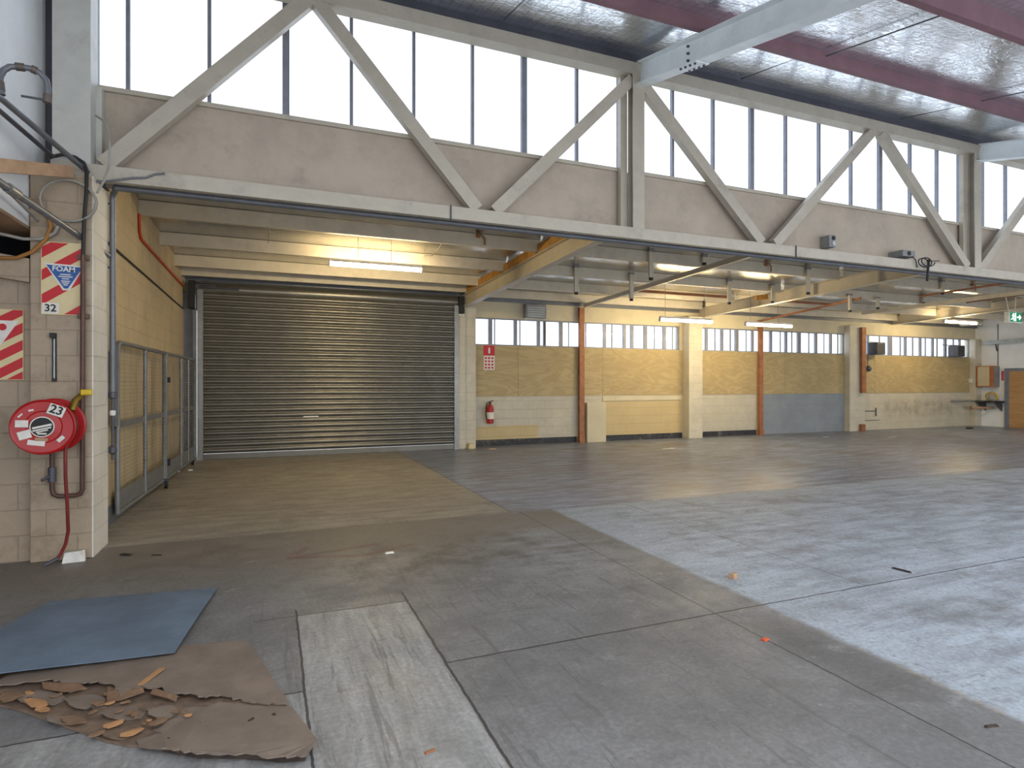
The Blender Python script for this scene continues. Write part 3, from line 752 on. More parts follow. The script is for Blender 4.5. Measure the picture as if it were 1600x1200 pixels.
# grey flood boxes on the spandrel
b1 = thing('siren_box', 'grey sensor box mounted on the spandrel, standing upright', 'box', (7.7, 6.42, 3.53))
part('case', MB().box(7.64, 7.77, 6.34, 6.5, 3.53, 3.71, .01), grey_plastic, b1)
part('lens', MB().lathe((7.725, 6.34, 3.665), (0, -1, 0), [(.032, 0), (.032, .012)], 16), black_rub, b1)
part('lens', MB().lathe((7.725, 6.34, 3.585), (0, -1, 0), [(.034, 0), (.034, .012)], 16), light_grey, b1)
b1 = thing('siren_box', 'grey sensor box lying flat on the spandrel with a dangling wire', 'box', (9.25, 6.42, 3.50))
part('case', MB().box(9.13, 9.42, 6.26, 6.5, 3.50, 3.60, .01), grey_plastic, b1)
part('lens', MB().lathe((9.27, 6.26, 3.55), (0, -1, 0), [(.035, 0), (.035, .012)], 16), black_rub, b1)
part('lead', MB().tube([(9.3, 6.24, 3.50), (9.32, 6.19, 3.44), (9.36, 6.19, 3.32)], .008, 6), black_cable, b1)
cb = MB().tube([(9.30+.14*math.cos(t/12*2*PI)+.17, 6.18-.004*t, 3.40+.07*math.sin(t/12*2*PI)) for t in range(25)], .009, 6)
cb.tube([(9.60, 6.17, 3.46), (9.58, 6.17, 3.3), (9.56, 6.17, 3.12)], .02, 6).tube([(9.55, 6.17, 3.43), (9.85, 6.17, 3.46)], .007, 5)
solo('hanging_cable', cb, black_cable, 'tangled black cable coil hanging over the bottom chord', 'cable')

# ------------------------------------------------------------------ pipes and cables at the left
vp = thing('downpipe', 'grey pipe running along under the truss and down past the hose reel pillar', 'pipe', (-1.40, 6.62, .75))
part('vertical_run', MB().tube([(-1.395, 6.63, 1.40), (-1.395, 6.63, 3.25), (-1.385, 6.61, 3.30), (-1.36, 6.56, 3.312), (-1.34, 6.47, 3.318)], .026, 12), grey_pipe, vp)
part('horizontal_run', MB().tube([(-1.34, 6.455, 3.318), (XR-.1, 6.455, 3.318)], .032, 12), grey_pipe, vp)
part('rod', MB().tube([(-1.395, 6.63, .78), (-1.395, 6.63, 1.41)], .012, 8), dark_steel, vp)
part('valve', MB().lathe((-1.395, 6.63, .83), (0, 0, 1), [(.012, 0), (.034, .02), (.034, .07), (.012, .09)], 12), dark_steel, vp)
part('coupling', MB().lathe((-1.395, 6.63, 1.36), (0, 0, 1), [(.02, 0), (.034, .01), (.034, .06), (.02, .07)], 12), dark_steel, vp)
part('white_collar', MB().lathe((-1.395, 6.63, 1.20), (0, 0, 1), [(.02, 0), (.026, .01), (.026, .04), (.02, .05)], 12), white_plastic, vp)
for pa, pb in (((-1.52, 6.612, 1.80), (-1.40, 6.62, 1.80)), ((-1.45, 6.615, 2.6), (-1.395, 6.62, 2.6)), ((-1.49, 6.62, 3.22), (-1.40, 6.62, 3.2))):
    part('bracket', MB().tube([pa, pb], .010, 6), dark_steel, vp)
up_ = thing('conduit_pipe', 'upper grey pipe slanting across the white bulkhead to the downpipe', 'pipe', (-1.55, 5.8, 3.3))
part('run', MB().tube([(-1.845, 1.0, 3.34), (-1.83, 4.3, 3.36), (-1.70, 5.05, 3.44), (-1.425, 6.60, 3.335)], .022, 12), grey_pipe, up_)
sw = [(-1.70, 5.05, 3.47), (-1.715, 5.05, 3.53), (-1.715, 5.06, 3.60), (-1.70, 5.07, 3.65), (-1.67, 5.08, 3.685), (-1.62, 5.09, 3.70), (-1.56, 5.10, 3.705), (-1.51, 5.11, 3.69), (-1.475, 5.12, 3.65), (-1.465, 5.12, 3.59), (-1.47, 5.12, 3.52)]
part('swan_neck', MB().tube(sw, .020, 12), grey_pipe, up_)
for p0, p1 in (((-1.71, 5.05, 3.50), (-1.716, 5.053, 3.56)), ((-1.64, 5.085, 3.695), (-1.59, 5.095, 3.703)), ((-1.555, 5.10, 3.705), (-1.525, 5.107, 3.696)), ((-1.467, 5.12, 3.55), (-1.471, 5.12, 3.49))):
    part('union', MB().tube([p0, p1], .027, 12), simple('grey_brown_fitting', srgb(104, 94, 88), .5, .3), up_)
part('lever', MB().tube([(-1.48, 5.11, 3.505), (-1.61, 5.09, 3.50)], .008, 6), dark_steel, up_)
lo_ = thing('conduit_pipe', 'lower thick grey pipe slanting under the bulkhead to the downpipe', 'pipe', (-1.55, 5.8, 2.86))
part('run', MB().tube([(-1.85, 1.0, 2.86), (-1.85, 4.2, 2.86), (-1.72, 4.98, 2.875), (-1.425, 6.6, 2.71)], .027, 12), grey_pipe, lo_)
part('coupling', MB().tube([(-1.694, 5.12, 2.862), (-1.675, 5.23, 2.85)], .036, 12), galv, lo_)
part('coupling', MB().tube([(-1.50, 6.18, 2.752), (-1.455, 6.42, 2.727)], .034, 12), galv, lo_)
solo('conduit_pipe', MB().tube([(-1.86, 1.0, 2.96), (-1.84, 4.4, 2.95), (-1.78, 5.0, 2.95), (-1.80, 5.9, 2.88), (-1.80, 6.05, 2.86)], .014, 8), pale_cable, 'thin grey conduit just above the thick lower pipe', 'pipe')
solo('conduit_pipe', MB().tube([(-1.86, 1.0, 3.26), (-1.85, 4.4, 3.28), (-1.76, 5.03, 3.40), (-1.70, 6.05, 3.41)], .018, 10), dark_steel, 'black pipe slanting below the upper grey pipe', 'pipe')
solo('wooden_plank', MB().hexa([(-1.80, 5.25, 3.0), (-1.55, 6.04, 3.245), (-1.60, 6.06, 3.245), (-1.85, 5.27, 3.0), (-1.80, 5.25, 3.10), (-1.55, 6.04, 3.345), (-1.60, 6.06, 3.345), (-1.85, 5.27, 3.10)]), plank_wood,
     'raw timber plank fixed from the bulkhead to the column', 'plank')
# brown feed pipe with black top end
fp = thing('water_pipe', 'brown water pipe running down beside the FOAM sign to the hose reel valve', 'pipe', (-1.49, 6.04, .55))
part('riser', MB().tube([(-1.487, 6.05, 2.60), (-1.492, 6.05, .60), (-1.505, 6.05, .565), (-1.55, 6.05, .553), (-1.66, 6.05, .555), (-1.695, 6.05, .575), (-1.703, 6.05, .62), (-1.703, 6.05, .95)], .019, 12), brown_pipe, fp)
part('black_riser', MB().tube([(-1.75, 6.15, 3.43), (-1.66, 6.16, 3.47), (-1.57, 6.16, 3.46), (-1.50, 6.13, 3.41), (-1.465, 6.07, 3.33), (-1.462, 6.05, 3.15), (-1.478, 6.05, 2.9), (-1.487, 6.05, 2.58)], .015, 10), black_cable, fp)
part('clip', MB().box(-1.53, -1.45, 6.05, 6.1, 2.56, 2.60), brown_pipe, fp); part('clip', MB().box(-1.53, -1.45, 6.05, 6.1, 2.06, 2.10), brown_pipe, fp)
part('gate_valve', MB().tube([(-1.703, 6.05, .68), (-1.703, 6.05, .80)], .03, 10).tube([(-1.703, 6.05, .74), (-1.76, 6.0, .70)], .012, 6), dark_steel, fp)
part('ball_valve', MB().tube([(-1.50, 6.05, 1.40), (-1.53, 6.0, 1.36), (-1.545, 5.97, 1.28)], .026, 10), brass, fp)
part('valve_handle', MB().box(-1.49, -1.405, 5.98, 6.0, 1.405, 1.455, .008), yellow, fp)
# cables
coil = MB()
pts = []
for t in range(49):
    a = t/24*2*PI
    pts.append((-1.59+(.20-.004*(t > 24))*math.cos(a), 6.07-.0006*t, 3.05+(.175)*math.sin(a)))
coil.tube(pts, .009, 6)
solo('cable_coil', coil, pale_cable, 'pale grey cable coiled in a ring on the hose reel pillar', 'cable')
solo('loose_cable', MB().tube([(-1.43, 6.2, 3.86), (-1.36, 6.12, 3.80), (-1.31, 6.08, 3.70), (-1.295, 6.06, 3.55), (-1.30, 6.06, 3.40), (-1.34, 6.06, 3.25), (-1.39, 6.06, 3.14)], .010, 6), pale_cable,
     'pale cable looping down from the column over the bottom chord', 'cable')
solo('loose_cable', MB().tube([(-1.57, 6.19, 3.27), (-1.40, 6.19, 3.275), (-1.15, 6.19, 3.345), (-1.05, 6.19, 3.36), (-.98, 6.19, 3.40), (-.90, 6.19, 3.42)], .009, 6), grey_pipe, 'grey cable stapled along the left end of the bottom chord', 'cable')
solo('loose_cable', MB().tube([(-1.86, 6.02, 3.03), (-1.80, 6.05, 2.99), (-1.73, 6.06, 2.90), (-1.715, 6.06, 2.82), (-1.75, 6.06, 2.71), (-1.84, 6.06, 2.60), (-1.95, 6.07, 2.54), (-2.1, 6.07, 2.53), (-2.4, 6.05, 2.56)], .016, 8), rope_orange,
     'ochre cable drooping beside the thick pipe above the striped signs', 'cable')
solo('loose_cable', MB().tube([(-2.4, 6.0, 2.74), (-2.1, 6.04, 2.735), (-1.9, 6.06, 2.70), (-1.78, 6.06, 2.71), (-1.69, 6.07, 2.77), (-1.66, 6.07, 2.85)], .014, 8), pale_cable, 'pale grey cable drooping into the dark opening at the left', 'cable')
solo('wall_cable', MB().tube([(XL+.012, 6.62, 2.985), (XL+.012, 13.0, 2.965)], .014, 6), black_cable, 'straight black cable along the annexe block wall', 'cable')
solo('orange_conduit', MB().tube([(XL+.02, 8.9, 3.70), (XL+.02, 8.93, 3.47), (XL+.02, 9.02, 3.405), (XL+.02, 9.2, 3.40), (XL+.02, 12.95, 3.40)], .018, 8), orange, 'orange conduit running along the annexe block wall to the roller door', 'conduit')
solo('lintel_block', MB().hexa([(-2.9, 6.14, 2.50), (-1.875, 6.10, 2.35), (-1.875, 6.36, 2.35), (-2.9, 6.40, 2.50), (-2.9, 6.14, 2.70), (-1.875, 6.10, 2.548), (-1.875, 6.36, 2.548), (-2.9, 6.40, 2.70)]), blocks_pier_x,
     'tilted concrete lintel block above the left striped sign', 'block')

# ------------------------------------------------------------------ signs
def clip_poly(pts, x0, x1, z0, z1):
    def cl(P, f, inter):
        R = []
        for i in range(len(P)):
            a, b = P[i], P[(i+1) % len(P)]
            if f(a): R.append(a)
            if f(a) != f(b): R.append(inter(a, b))
        return R
    def ix(v): return lambda a, b: (v, a[1]+(b[1]-a[1])*(v-a[0])/(b[0]-a[0]))
    def iz(v): return lambda a, b: (a[0]+(b[0]-a[0])*(v-a[1])/(b[1]-a[1]), v)
    P = pts
    for f, g in ((lambda p: p[0] >= x0, ix(x0)), (lambda p: p[0] <= x1, ix(x1)), (lambda p: p[1] >= z0, iz(z0)), (lambda p: p[1] <= z1, iz(z1))):
        if len(P) < 3: return []
        P = cl(P, f, g)
    return P
def striped(parent, x0, x1, z0, z1, y, slope, starts, h):
    m = MB()
    for zc in starts:      # zc = z of the lower stripe edge at x0
        P = clip_poly([(x0, zc), (x1, zc+slope*(x1-x0)), (x1, zc+h+slope*(x1-x0)), (x0, zc+h)], x0, x1, z0, z1)
        if len(P) >= 3: m.poly([(p[0], y, p[1]) for p in P], (0, -.002, 0))
    part('red_stripes', m, sign_red, parent)
x0, x1, z0, z1 = -1.790, -1.500, 2.085, 2.700; y = 6.085
sg = thing('hazard_sign', 'red and cream striped FOAM sign with a blue triangle', 'sign', (-1.645, y, z0))
part('backing', MB().box(x0, x1, y, 6.098, z0, z1), sign_cream, sg)
striped(sg, x0+.006, x1-.006, z0+.006, z1-.006, y, .72, (2.56, 2.37, 2.165, 1.89), .085 if False else .09)
tri = MB().poly([(-1.752, y-.003, 2.505), (-1.498, y-.003, 2.495), (-1.602, y-.003, 2.31), (-1.628, y-.003, 2.31)], (0, -.002, 0))
tb = part('white_border', MB().poly([(-1.768, y-.0025, 2.52), (-1.484, y-.0025, 2.508), (-1.59, y-.0025, 2.295), (-1.638, y-.0025, 2.295)], (0, -.001, 0)), sign_white, sg)
part('blue_triangle', tri, sign_blue, sg)
part('lettering', text_mb('FOAM', .060, M_face((-1.630, y-.006, 2.472), (1, 0, -.03), (0, 0, 1))), sign_white, sg)
sm = MB()
for zz, w in ((2.428, .075), (2.410, .10), (2.392, .05), (2.372, .065), (2.356, .05), (2.340, .03)): sm.box(-1.618-w/2, -1.618+w/2, y-.0065, y-.0055, zz-.004, zz+.004)
part('small_print', sm, sign_white, sg)
part('number_patch', MB().box(x0+.008, -1.665, y-.003, y-.001, z0+.008, z0+.098), sign_white, sg)
part('number', text_mb('32', .085, M_face((-1.724, y-.004, z0+.053), (1, 0, 0), (0, 0, 1))), ink, sg)
x0, x1, z0, z1 = -2.30, -1.935, 1.535, 2.125; y = 6.17
sg = thing('hazard_sign', 'red and cream striped sign with a white triangle at the left edge of the photo', 'sign', (-2.1, y, z0))
part('backing', MB().box(x0, x1, y, 6.188, z0, z1), sign_cream, sg)
striped(sg, x0+.004, x1-.004, z0+.004, z1-.004, y, .62, (2.10-.10, 2.10-.245, 2.10-.39, 2.10-.535, 2.10-.68, 2.10-.80), .085)
part('white_triangle', MB().poly([(-2.27, y-.003, 2.03), (-1.965, y-.003, 2.03), (-2.10, y-.003, 1.80), (-2.135, y-.003, 1.80)], (0, -.002, 0)), sign_white, sg)
part('red_emblem', MB().lathe((-2.075, y-.005, 1.975), (0, -1, 0), [(.03, 0), (.03, .002)], 9), sign_red, sg)
# small hook bracket
br = thing('hook_bracket', 'narrow black hook bracket screwed to the pillar below the FOAM sign', 'bracket', (-1.70, 6.09, 1.52))
part('strap', MB().box(-1.712, -1.706, 6.08, 6.1, 1.53, 1.90).box(-1.690, -1.684, 6.08, 6.1, 1.53, 1.90).box(-1.713, -1.683, 6.075, 6.1, 1.52, 1.545).box(-1.725, -1.684, 6.06, 6.1, 1.89, 1.93), black_rub, br)
part('chain', MB().box(-1.703, -1.693, 6.085, 6.1, 1.55, 1.88), light_grey, br)

# ------------------------------------------------------------------ fire hose reel
rc = (-1.683, 6.0, 1.157)
rl = thing('fire_hose_reel', 'round red fire hose reel on the pillar with a dangling hose', 'fire hose reel', (-1.683, 6.0, .05))
def ring(c, r, yf, yb):
    return MB().lathe((c[0], yf, c[2]), (0, 1, 0), [(r-.012, 0), (r, .008), (r, yb-yf-.008), (r-.012, yb-yf)], 56)
part('front_disc', MB().lathe((rc[0], 5.775, rc[2]), (0, 1, 0), [(.06, -.004), (.12, .0), (.13, -.006), (.20, -.010), (.212, -.016), (.219, -.010), (.219, .006), (.205, .012)], 56), red_paint, rl)
part('back_disc', ring((rc[0]+.01, 0, rc[2]), .223, 5.985, 6.01), red_paint, rl)
part('wound_hose', MB().lathe((rc[0], 5.79, rc[2]), (0, 1, 0), [(.17, 0), (.185, .018), (.175, .03), (.188, .05), (.178, .07), (.190, .09), (.178, .11), (.190, .13), (.178, .15), (.188, .17), (.17, .192)], 48), dark_red, rl)
part('spindle', MB().lathe((rc[0], 6.01, rc[2]), (0, 1, 0), [(.05, 0), (.05, .09)], 20), dark_steel, rl)
hb = part('hub_label', MB().lathe((rc[0]-.005, 5.766, rc[2]+.002), (0, 1, 0), [(.082, -.002), (.082, .004)], 40), sign_white, rl)
part('black_label', MB().lathe((rc[0]-.005, 5.763, rc[2]+.002), (0, 1, 0), [(.074, -.001), (.074, .002)], 40), ink, hb)
lb = MB()
for dz, w, ang, th in ((.004, .13, .22, .016), (-.018, .125, .22, .012), (-.034, .08, .22, .010), (-.054, .06, -.05, .012)):
    ca, sa = math.cos(ang), math.sin(ang)
    lb.bar((rc[0]-.005-w/2*ca, 5.7615, rc[2]+.002+dz-w/2*sa), (rc[0]-.005+w/2*ca, 5.7615, rc[2]+.002+dz+w/2*sa), th, .002, (0, 1, 0))
part('label_bands', lb, sign_white, hb)
def sticker(name, cx, cz, w, h, rot, mat=sign_white, par=None):
    M = M_face((rc[0]+cx, 5.762, rc[2]+cz), (1, 0, 0), (0, 0, 1), rot)
    q = [M @ Vector((sx*w/2, sz*h/2, 0)) for sx, sz in ((-1, -1), (1, -1), (1, 1), (-1, 1))]
    return part(name, MB().poly(q, (0, -.0015, 0)), mat, rl)
s23 = sticker('number_sticker', .090, .132, .112, .086, -.38)
part('number', text_mb('23', .092, M_face((rc[0]+.090, 5.759, rc[2]+.132), (1, 0, 0), (0, 0, 1), -.38)), ink, s23)
sticker('sticker', -.135, .030, .085, .055, -.03)
sticker('sticker', -.118, -.058, .085, .065, .28)
sticker('sticker', -.042, -.125, .115, .040, -.16)
sticker('sticker', -.008, -.098, .085, .025, -.08, plank_wood)
sticker('sticker', .118, -.098, .055, .030, .75)
sticker('paint_chip', -.075, .135, .035, .014, .2)
sticker('paint_chip', -.145, .095, .04, .012, .8)
part('hose_tail', MB().tube([(-1.545, 5.86, 1.06), (-1.555, 5.84, .95), (-1.56, 5.86, .75), (-1.558, 5.9, .5), (-1.562, 5.94, .28), (-1.585, 5.96, .17), (-1.62, 5.97, .09), (-1.645, 5.96, .05)], .013, 10), dark_red, rl)
part('nozzle', MB().tube([(-1.64, 5.96, .055), (-1.68, 5.93, .035), (-1.72, 5.90, .02)], [.016, .016, .010], 8), dark_steel, rl)
solo('white_box', MB().hexa([(-1.62, 5.99, 0), (-1.46, 6.0, 0), (-1.47, 6.07, 0), (-1.61, 6.07, 0), (-1.605, 6.0, .085), (-1.50, 6.005, .09), (-1.475, 6.065, .085), (-1.60, 6.065, .08)]), white_plastic, 'small white box with pink print on the floor at the pillar foot', 'box')

# ------------------------------------------------------------------ mesh gates
def gate(y0, y1, xa, xb, mids, label):
    gx = lambda y: xa+(xb-xa)*(y-y0)/(y1-y0)
    g = thing('mesh_gate', label, 'gate', (xa, y0, 0), 'mesh gates')
    zb, zt, zm = .11, 1.95, 1.06
    P = lambda y, z: (gx(y), y, z)
    f = MB()
    f.tube([P(y0, zb), P(y0, zt-.04), P(y0+.03, zt-.01), P(y0+.08, zt), P(y1-.03, zt), P(y1, zt-.03), P(y1, zb)], .026, 10)
    f.tube([P(y0, zb), P(y1, zb)], .026, 8)
    part('frame', f, gate_steel, g)
    part('mid_rail', MB().bar(P(y0, zm), P(y1, zm), .012, .07), gate_steel, g)
    for ym in mids: part('upright', MB().tube([P(ym, zb), P(ym, zt)], .022, 8), gate_steel, g)
    kp = MB().bar(P(y0, zb+.13), P(y1, zb+.13), .008, .2)
    part('kick_plate', kp, gate_steel, g)
    w = MB(); n = 34
    for i in range(n):
        z = .36+(zt-.39)*(i+.5)/n
        w.bar((gx(y0)+.004, y0, z), (gx(y1)+.004, y1, z), .003, .005)
    k = int((y1-y0)/.24)
    for i in range(1, k):
        yy = y0+(y1-y0)*i/k
        w.bar((gx(yy)+.004, yy, .34), (gx(yy)+.004, yy, zt-.03), .003, .003, (1, 0, 0))
    part('wire_mesh', w, galv, g)
    return g, gx
g, gx = gate(7.5, 9.85, -1.535, -1.44, [8.72], 'near leaf of the grey wire mesh gate against the left wall')
lk = MB().box(-1.575, -1.515, 7.40, 7.44, 1.05, 1.85).box(-1.57, -1.52, 7.44, 7.5, 1.09, 1.13)
part('latch_bar', lk, gate_steel, g)
ca = MB().tube([(-1.42, 9.76, .055), (-1.38, 9.76, .055)], .055, 16)
c_ = part('castor', ca, black_rub, g)
part('castor_fork', MB().box(-1.425, -1.375, 9.74, 9.78, .06, .14), dark_steel, c_)
g, gx = gate(9.93, 12.6, -1.436, -1.345, [11.2, 11.9], 'far leaf of the grey wire mesh gate beside the roller door')
part('hinge', MB().box(-1.42, -1.38, 9.94, 10.0, .3, .40), black_rub, g); part('hinge', MB().box(-1.42, -1.38, 9.94, 10.0, 1.52, 1.60), black_rub, g)
c_ = part('castor', MB().tube([(-1.37, 12.4, .055), (-1.33, 12.4, .055)], .055, 16), black_rub, g)
struct('baseboard_left', MB().box(XL, XL+.015, 6.62, 12.9, 0, .2), grey_pipe)

# ------------------------------------------------------------------ back wall objects
fe = thing('fire_extinguisher', 'red fire extinguisher with a white label on the back wall', 'fire extinguisher', (4.88, 13.42, .56))
part('cylinder', MB().lathe((4.88, 13.405, .55), (0, 0, 1), [(.075, 0), (.085, .02), (.085, .36), (.07, .42), (.03, .45), (.025, .47)], 24), red_paint, fe)
part('label', MB().lathe((4.88, 13.403, .66), (0, 0, 1), [(.0862, 0), (.0862, .16)], 24), sign_white, fe)
part('valve', MB().box(4.86, 4.90, 13.37, 13.43, 1.02, 1.06).bar((4.84, 13.38, 1.07), (4.95, 13.36, 1.10), .025, .02), ink, fe)
part('hose', MB().tube([(4.86, 13.38, 1.05), (4.79, 13.38, 1.04), (4.765, 13.38, .95), (4.765, 13.38, .75), (4.785, 13.38, .65)], .014, 8), black_rub, fe)
part('wall_bracket', MB().box(4.84, 4.92, 13.49, 13.5, .6, 1.0), dark_steel, fe)
es = thing('extinguisher_sign', 'red and white extinguisher sign on the plywood above the extinguisher', 'sign', (4.87, 13.47, 1.80))
part('red_board', MB().box(4.74, 5.02, 13.472, 13.483, 2.19, 2.43), sign_red, es)
part('pictogram', MB().box(4.855, 4.905, 13.468, 13.472, 2.24, 2.36).box(4.865, 4.895, 13.468, 13.472, 2.36, 2.385), sign_white, es)
part('white_board', MB().box(4.74, 5.02, 13.472, 13.483, 1.84, 2.185), sign_white, es)
dt = MB()
for ix_ in range(3):
    for iz_ in range(4): dt.box(4.765+.085*ix_, 4.82+.085*ix_, 13.469, 13.472, 1.87+.078*iz_, 1.915+.078*iz_)
part('red_print', dt, sign_red, es)
solo('white_board', MB().box(7.50, 8.06, 13.33, 13.45, 0, 1.02, .008), cream_wall, 'whitish board standing against the back wall, right of the first rust-brown post', 'board')
vt = thing('wall_vent', 'grey louvred vent box above the first window', 'vent', (6.05, 13.4, 3.12))
part('housing', MB().box(5.78, 6.33, 13.3, 13.49, 3.12, 3.47, .01), grey_plastic, vt)
lv = MB()
for i in range(5): lv.bar((5.82, 13.295, 3.17+.055*i), (6.29, 13.295, 3.17+.055*i), .02, .025)
part('louvres', lv, light_grey, vt)
for x0, x1, l in ((17.98, 18.36, 'dark window air conditioner beside the second cream pillar'), (22.0, 22.38, 'dark window air conditioner near the far right corner')):
    ac = thing('air_conditioner', l, 'air conditioner', ((x0+x1)/2, 13.3, 2.44))
    part('housing', MB().box(x0, x1, 13.16, 13.49, 2.45, 2.84, .01), dark_steel, ac)
    gr = MB()
    for i in range(7): gr.box(x0+.03, x1-.03, 13.15, 13.16, 2.49+.045*i, 2.51+.045*i)
    part('grille', gr, black_rub, ac)
    part('top_bar', MB().box(x0-.3, x1+.12, 13.47, 13.49, 2.85, 2.88), mullion, ac)
solo('wall_mounted_bell', MB().lathe((17.95, 13.47, 2.0), (0, -1, 0), [(.02, 0), (.09, .02), (.10, .05), (.06, .10), (.01, .12)], 20).tube([(17.95, 13.47, 2.08), (17.98, 13.47, 2.4)], .008, 6), dark_steel, 'dark round alarm bell on the far plywood beside the second pillar', 'bell')
solo('wall_bracket', MB().tube([(17.75, 13.48, .62), (18.35, 13.48, .62)], .012, 6).tube([(18.35, 13.47, .45), (18.35, 13.47, .72)], .018, 6).tube([(17.8, 13.48, .32), (18.55, 13.48, .32)], .008, 6), dark_steel, 'small dark bracket on the low wall right of the second pillar', 'bracket')
solo('switch_box', MB().box(23.12, 23.2, 13.40, 13.48, 1.55, 1.7, .006), white_plastic, 'small white switch on the far corner pier', 'switch')

# right wall: door, cabinet, bench, duct
dr = thing('door_2', 'tan timber door with a grey frame in the right wall', 'door', (XR, 11.9, 0), kind='structure')
part('leaf', MB().box(XR-.05, XR-.005, 11.0, 12.42, 0, 1.94), door_wood, dr)
part('frame', MB().box(XR-.07, XR, 12.42, 12.55, 0, 2.04).box(XR-.07, XR, 10.9, 12.42, 1.94, 2.04), simple('blue_grey_door_frame', srgb(120, 128, 142), .5), dr)
cbn = thing('wall_cabinet', 'small orange-brown wall cabinet with a cream front beside the timber door', 'cabinet', (23.3, 13.0, 1.40))
part('body', MB().box(23.2, XR, 12.74, 13.28, 1.40, 2.13, .006), orange_wood, cbn)
part('door', MB().box(23.185, 23.2, 12.86, 13.22, 1.43, 2.10), cream_wall, cbn)
part('side_panel', MB().box(23.23, XR-.01, 12.73, 12.74, 1.42, 2.11), grey_plastic, cbn)
bn = thing('wall_bench', 'dark narrow bench shelf under the wall cabinet', 'bench', (23.3, 12.9, .8))
part('top', MB().box(23.10, XR, 12.56, 13.28, .86, .91, .004), black_base, bn)
for yy in (12.65, 13.15): part('bracket', MB().poly([(XR, yy, .86), (23.15, yy, .86), (XR, yy, .55)], (0, .03, 0)), dark_steel, bn)
bg = thing('hose_bag', 'yellow coiled hose with a pale bag on the bench', 'bag', (23.3, 12.8, .91))
part('bag', MB().lathe((23.32, 12.82, .91), (0, 0, 1), [(.12, 0), (.15, .06), (.13, .2), (.07, .3), (.02, .33)], 14), pale_cable, bg)
part('hose', MB().tube([(23.3+.05*math.cos(t), 12.85+.2*math.cos(t*.9), 1.06+.14*math.sin(t*.9)) for t in [i*.35 for i in range(38)]], .02, 6), yellow, bg)
solo('waste_pipe', MB().tube([(22.15, 13.44, .90), (23.1, 13.30, .90)], .035, 8), grey_plastic, 'grey pipe along the back wall to the bench, upper one', 'pipe')
solo('waste_pipe', MB().tube([(22.9, 13.24, .66), (23.5, 12.9, .66)], .045, 10).lathe((22.86, 13.26, .66), (1, -.5, 0), [(.07, 0), (.07, .06)], 12), plank_wood, 'tan pipe stub under the bench, lower one', 'pipe')
du = thing('wall_duct', 'pale metal duct along the right wall above the timber door', 'duct', (XR-.1, 12.0, 2.9))
part('run', MB().bar((XR-.12, 13.15, 2.95), (XR-.12, 8.5, 3.03), .14, .14), light_grey, du)
part('bracket', MB().bar((XR-.1, 12.8, 2.88), (XR-.02, 12.8, 2.65), .03, .03, (0, 1, 0)), dark_steel, du)
solo('wall_cable', MB().tube([(XR-.012, 12.78, 3.6), (XR-.012, 12.78, 2.15)], .014, 6), dark_steel, 'dark vertical cable on the right wall above the cabinet', 'cable')
solo('pink_notice', MB().box(XR-.008, XR-.001, 12.60, 12.68, 1.62, 1.95), simple('pink_paper', srgb(216, 90, 110), .6), 'pink notice beside the timber door frame', 'notice')

# ------------------------------------------------------------------ sheets and debris on the floor
def grid_sheet(name, quad, t, zf, mat, nx=24, ny=24, parent=None):
    """sheet bilinear over 4 floor corners, top height zf(u,v)"""
    m = MB(); a, b, c, d = [Vector((*q, 0)) for q in quad]
    top, bot = [], []
    for j in range(ny+1):
        for i in range(nx+1):
            u, v = i/nx, j/ny
            p = a*(1-u)*(1-v)+b*u*(1-v)+c*u*v+d*(1-u)*v
            z = zf(u, v); top.append((p.x, p.y, z)); bot.append((p.x, p.y, z-t))
    o = len(top); fs = []; I = lambda i, j: j*(nx+1)+i
    for j in range(ny):
        for i in range(nx):
            fs.append((I(i, j), I(i+1, j), I(i+1, j+1), I(i, j+1))); fs.append((o+I(i, j), o+I(i, j+1), o+I(i+1, j+1), o+I(i+1, j)))
    for i in range(nx):
        fs.append((I(i, 0), o+I(i, 0), o+I(i+1, 0), I(i+1, 0))); fs.append((I(i, ny), I(i+1, ny), o+I(i+1, ny), o+I(i, ny)))
    for j in range(ny):
        fs.append((I(0, j), I(0, j+1), o+I(0, j+1), o+I(0, j))); fs.append((I(nx, j), o+I(nx, j), o+I(nx, j+1), I(nx, j+1)))
    m.add(top+bot, fs)
    return m
solo('rubber_sheet', grid_sheet('s', [(-1.62, 3.70), (-.485, 3.66), (-.362, 4.80), (-1.40, 4.93)], .004,
     lambda u, v: .052+.012*math.sin(3*u+1)*(1-v)-.034*v*v+.016*max(0, u-.7)*(1-v), blue_sheet), blue_sheet, 'blue-grey rubber sheet lying over the broken plywood on the floor', 'sheet')
ps = thing('plywood_sheet', 'broken weathered plywood sheet in the bottom left corner, half under the blue sheet', 'plywood', (-.4, 3.1, 0))
def zpoly(pts, t):
    """thin sheet from (x, y, z) outline, thickness t downwards"""
    return MB().poly([(x, y, z-t) for x, y, z in pts], (0, 0, t))
lowpts = [(-1.60, 3.78), (-1.167, 3.44), (-1.05, 3.345), (-.95, 3.24), (-.85, 3.14), (-.743, 3.035), (-.64, 2.93), (-.55, 2.86), (-.42, 2.80), (-.27, 2.72), (-.1, 2.65), (.03, 2.57), (.09, 2.56), (.13, 2.62), (.08, 2.86), (.02, 3.12), (-.05, 3.42), (-.13, 3.72), (-.45, 3.80), (-1.2, 3.9)]
part('core_layer', MB().poly([(x, y, .002) for x, y in lowpts], (0, 0, .010)), ply_under, ps)
rnd = random.Random(3)
ctrl = [(-1.25, 3.60), (-1.02, 3.58), (-.95, 3.52), (-.86, 3.46), (-.80, 3.47), (-.72, 3.40), (-.66, 3.27), (-.60, 3.33), (-.50, 3.28), (-.42, 3.18), (-.36, 3.17), (-.30, 3.11), (-.22, 3.11), (-.12, 3.03), (-.02, 2.97), (.078, 2.93)]
top = []
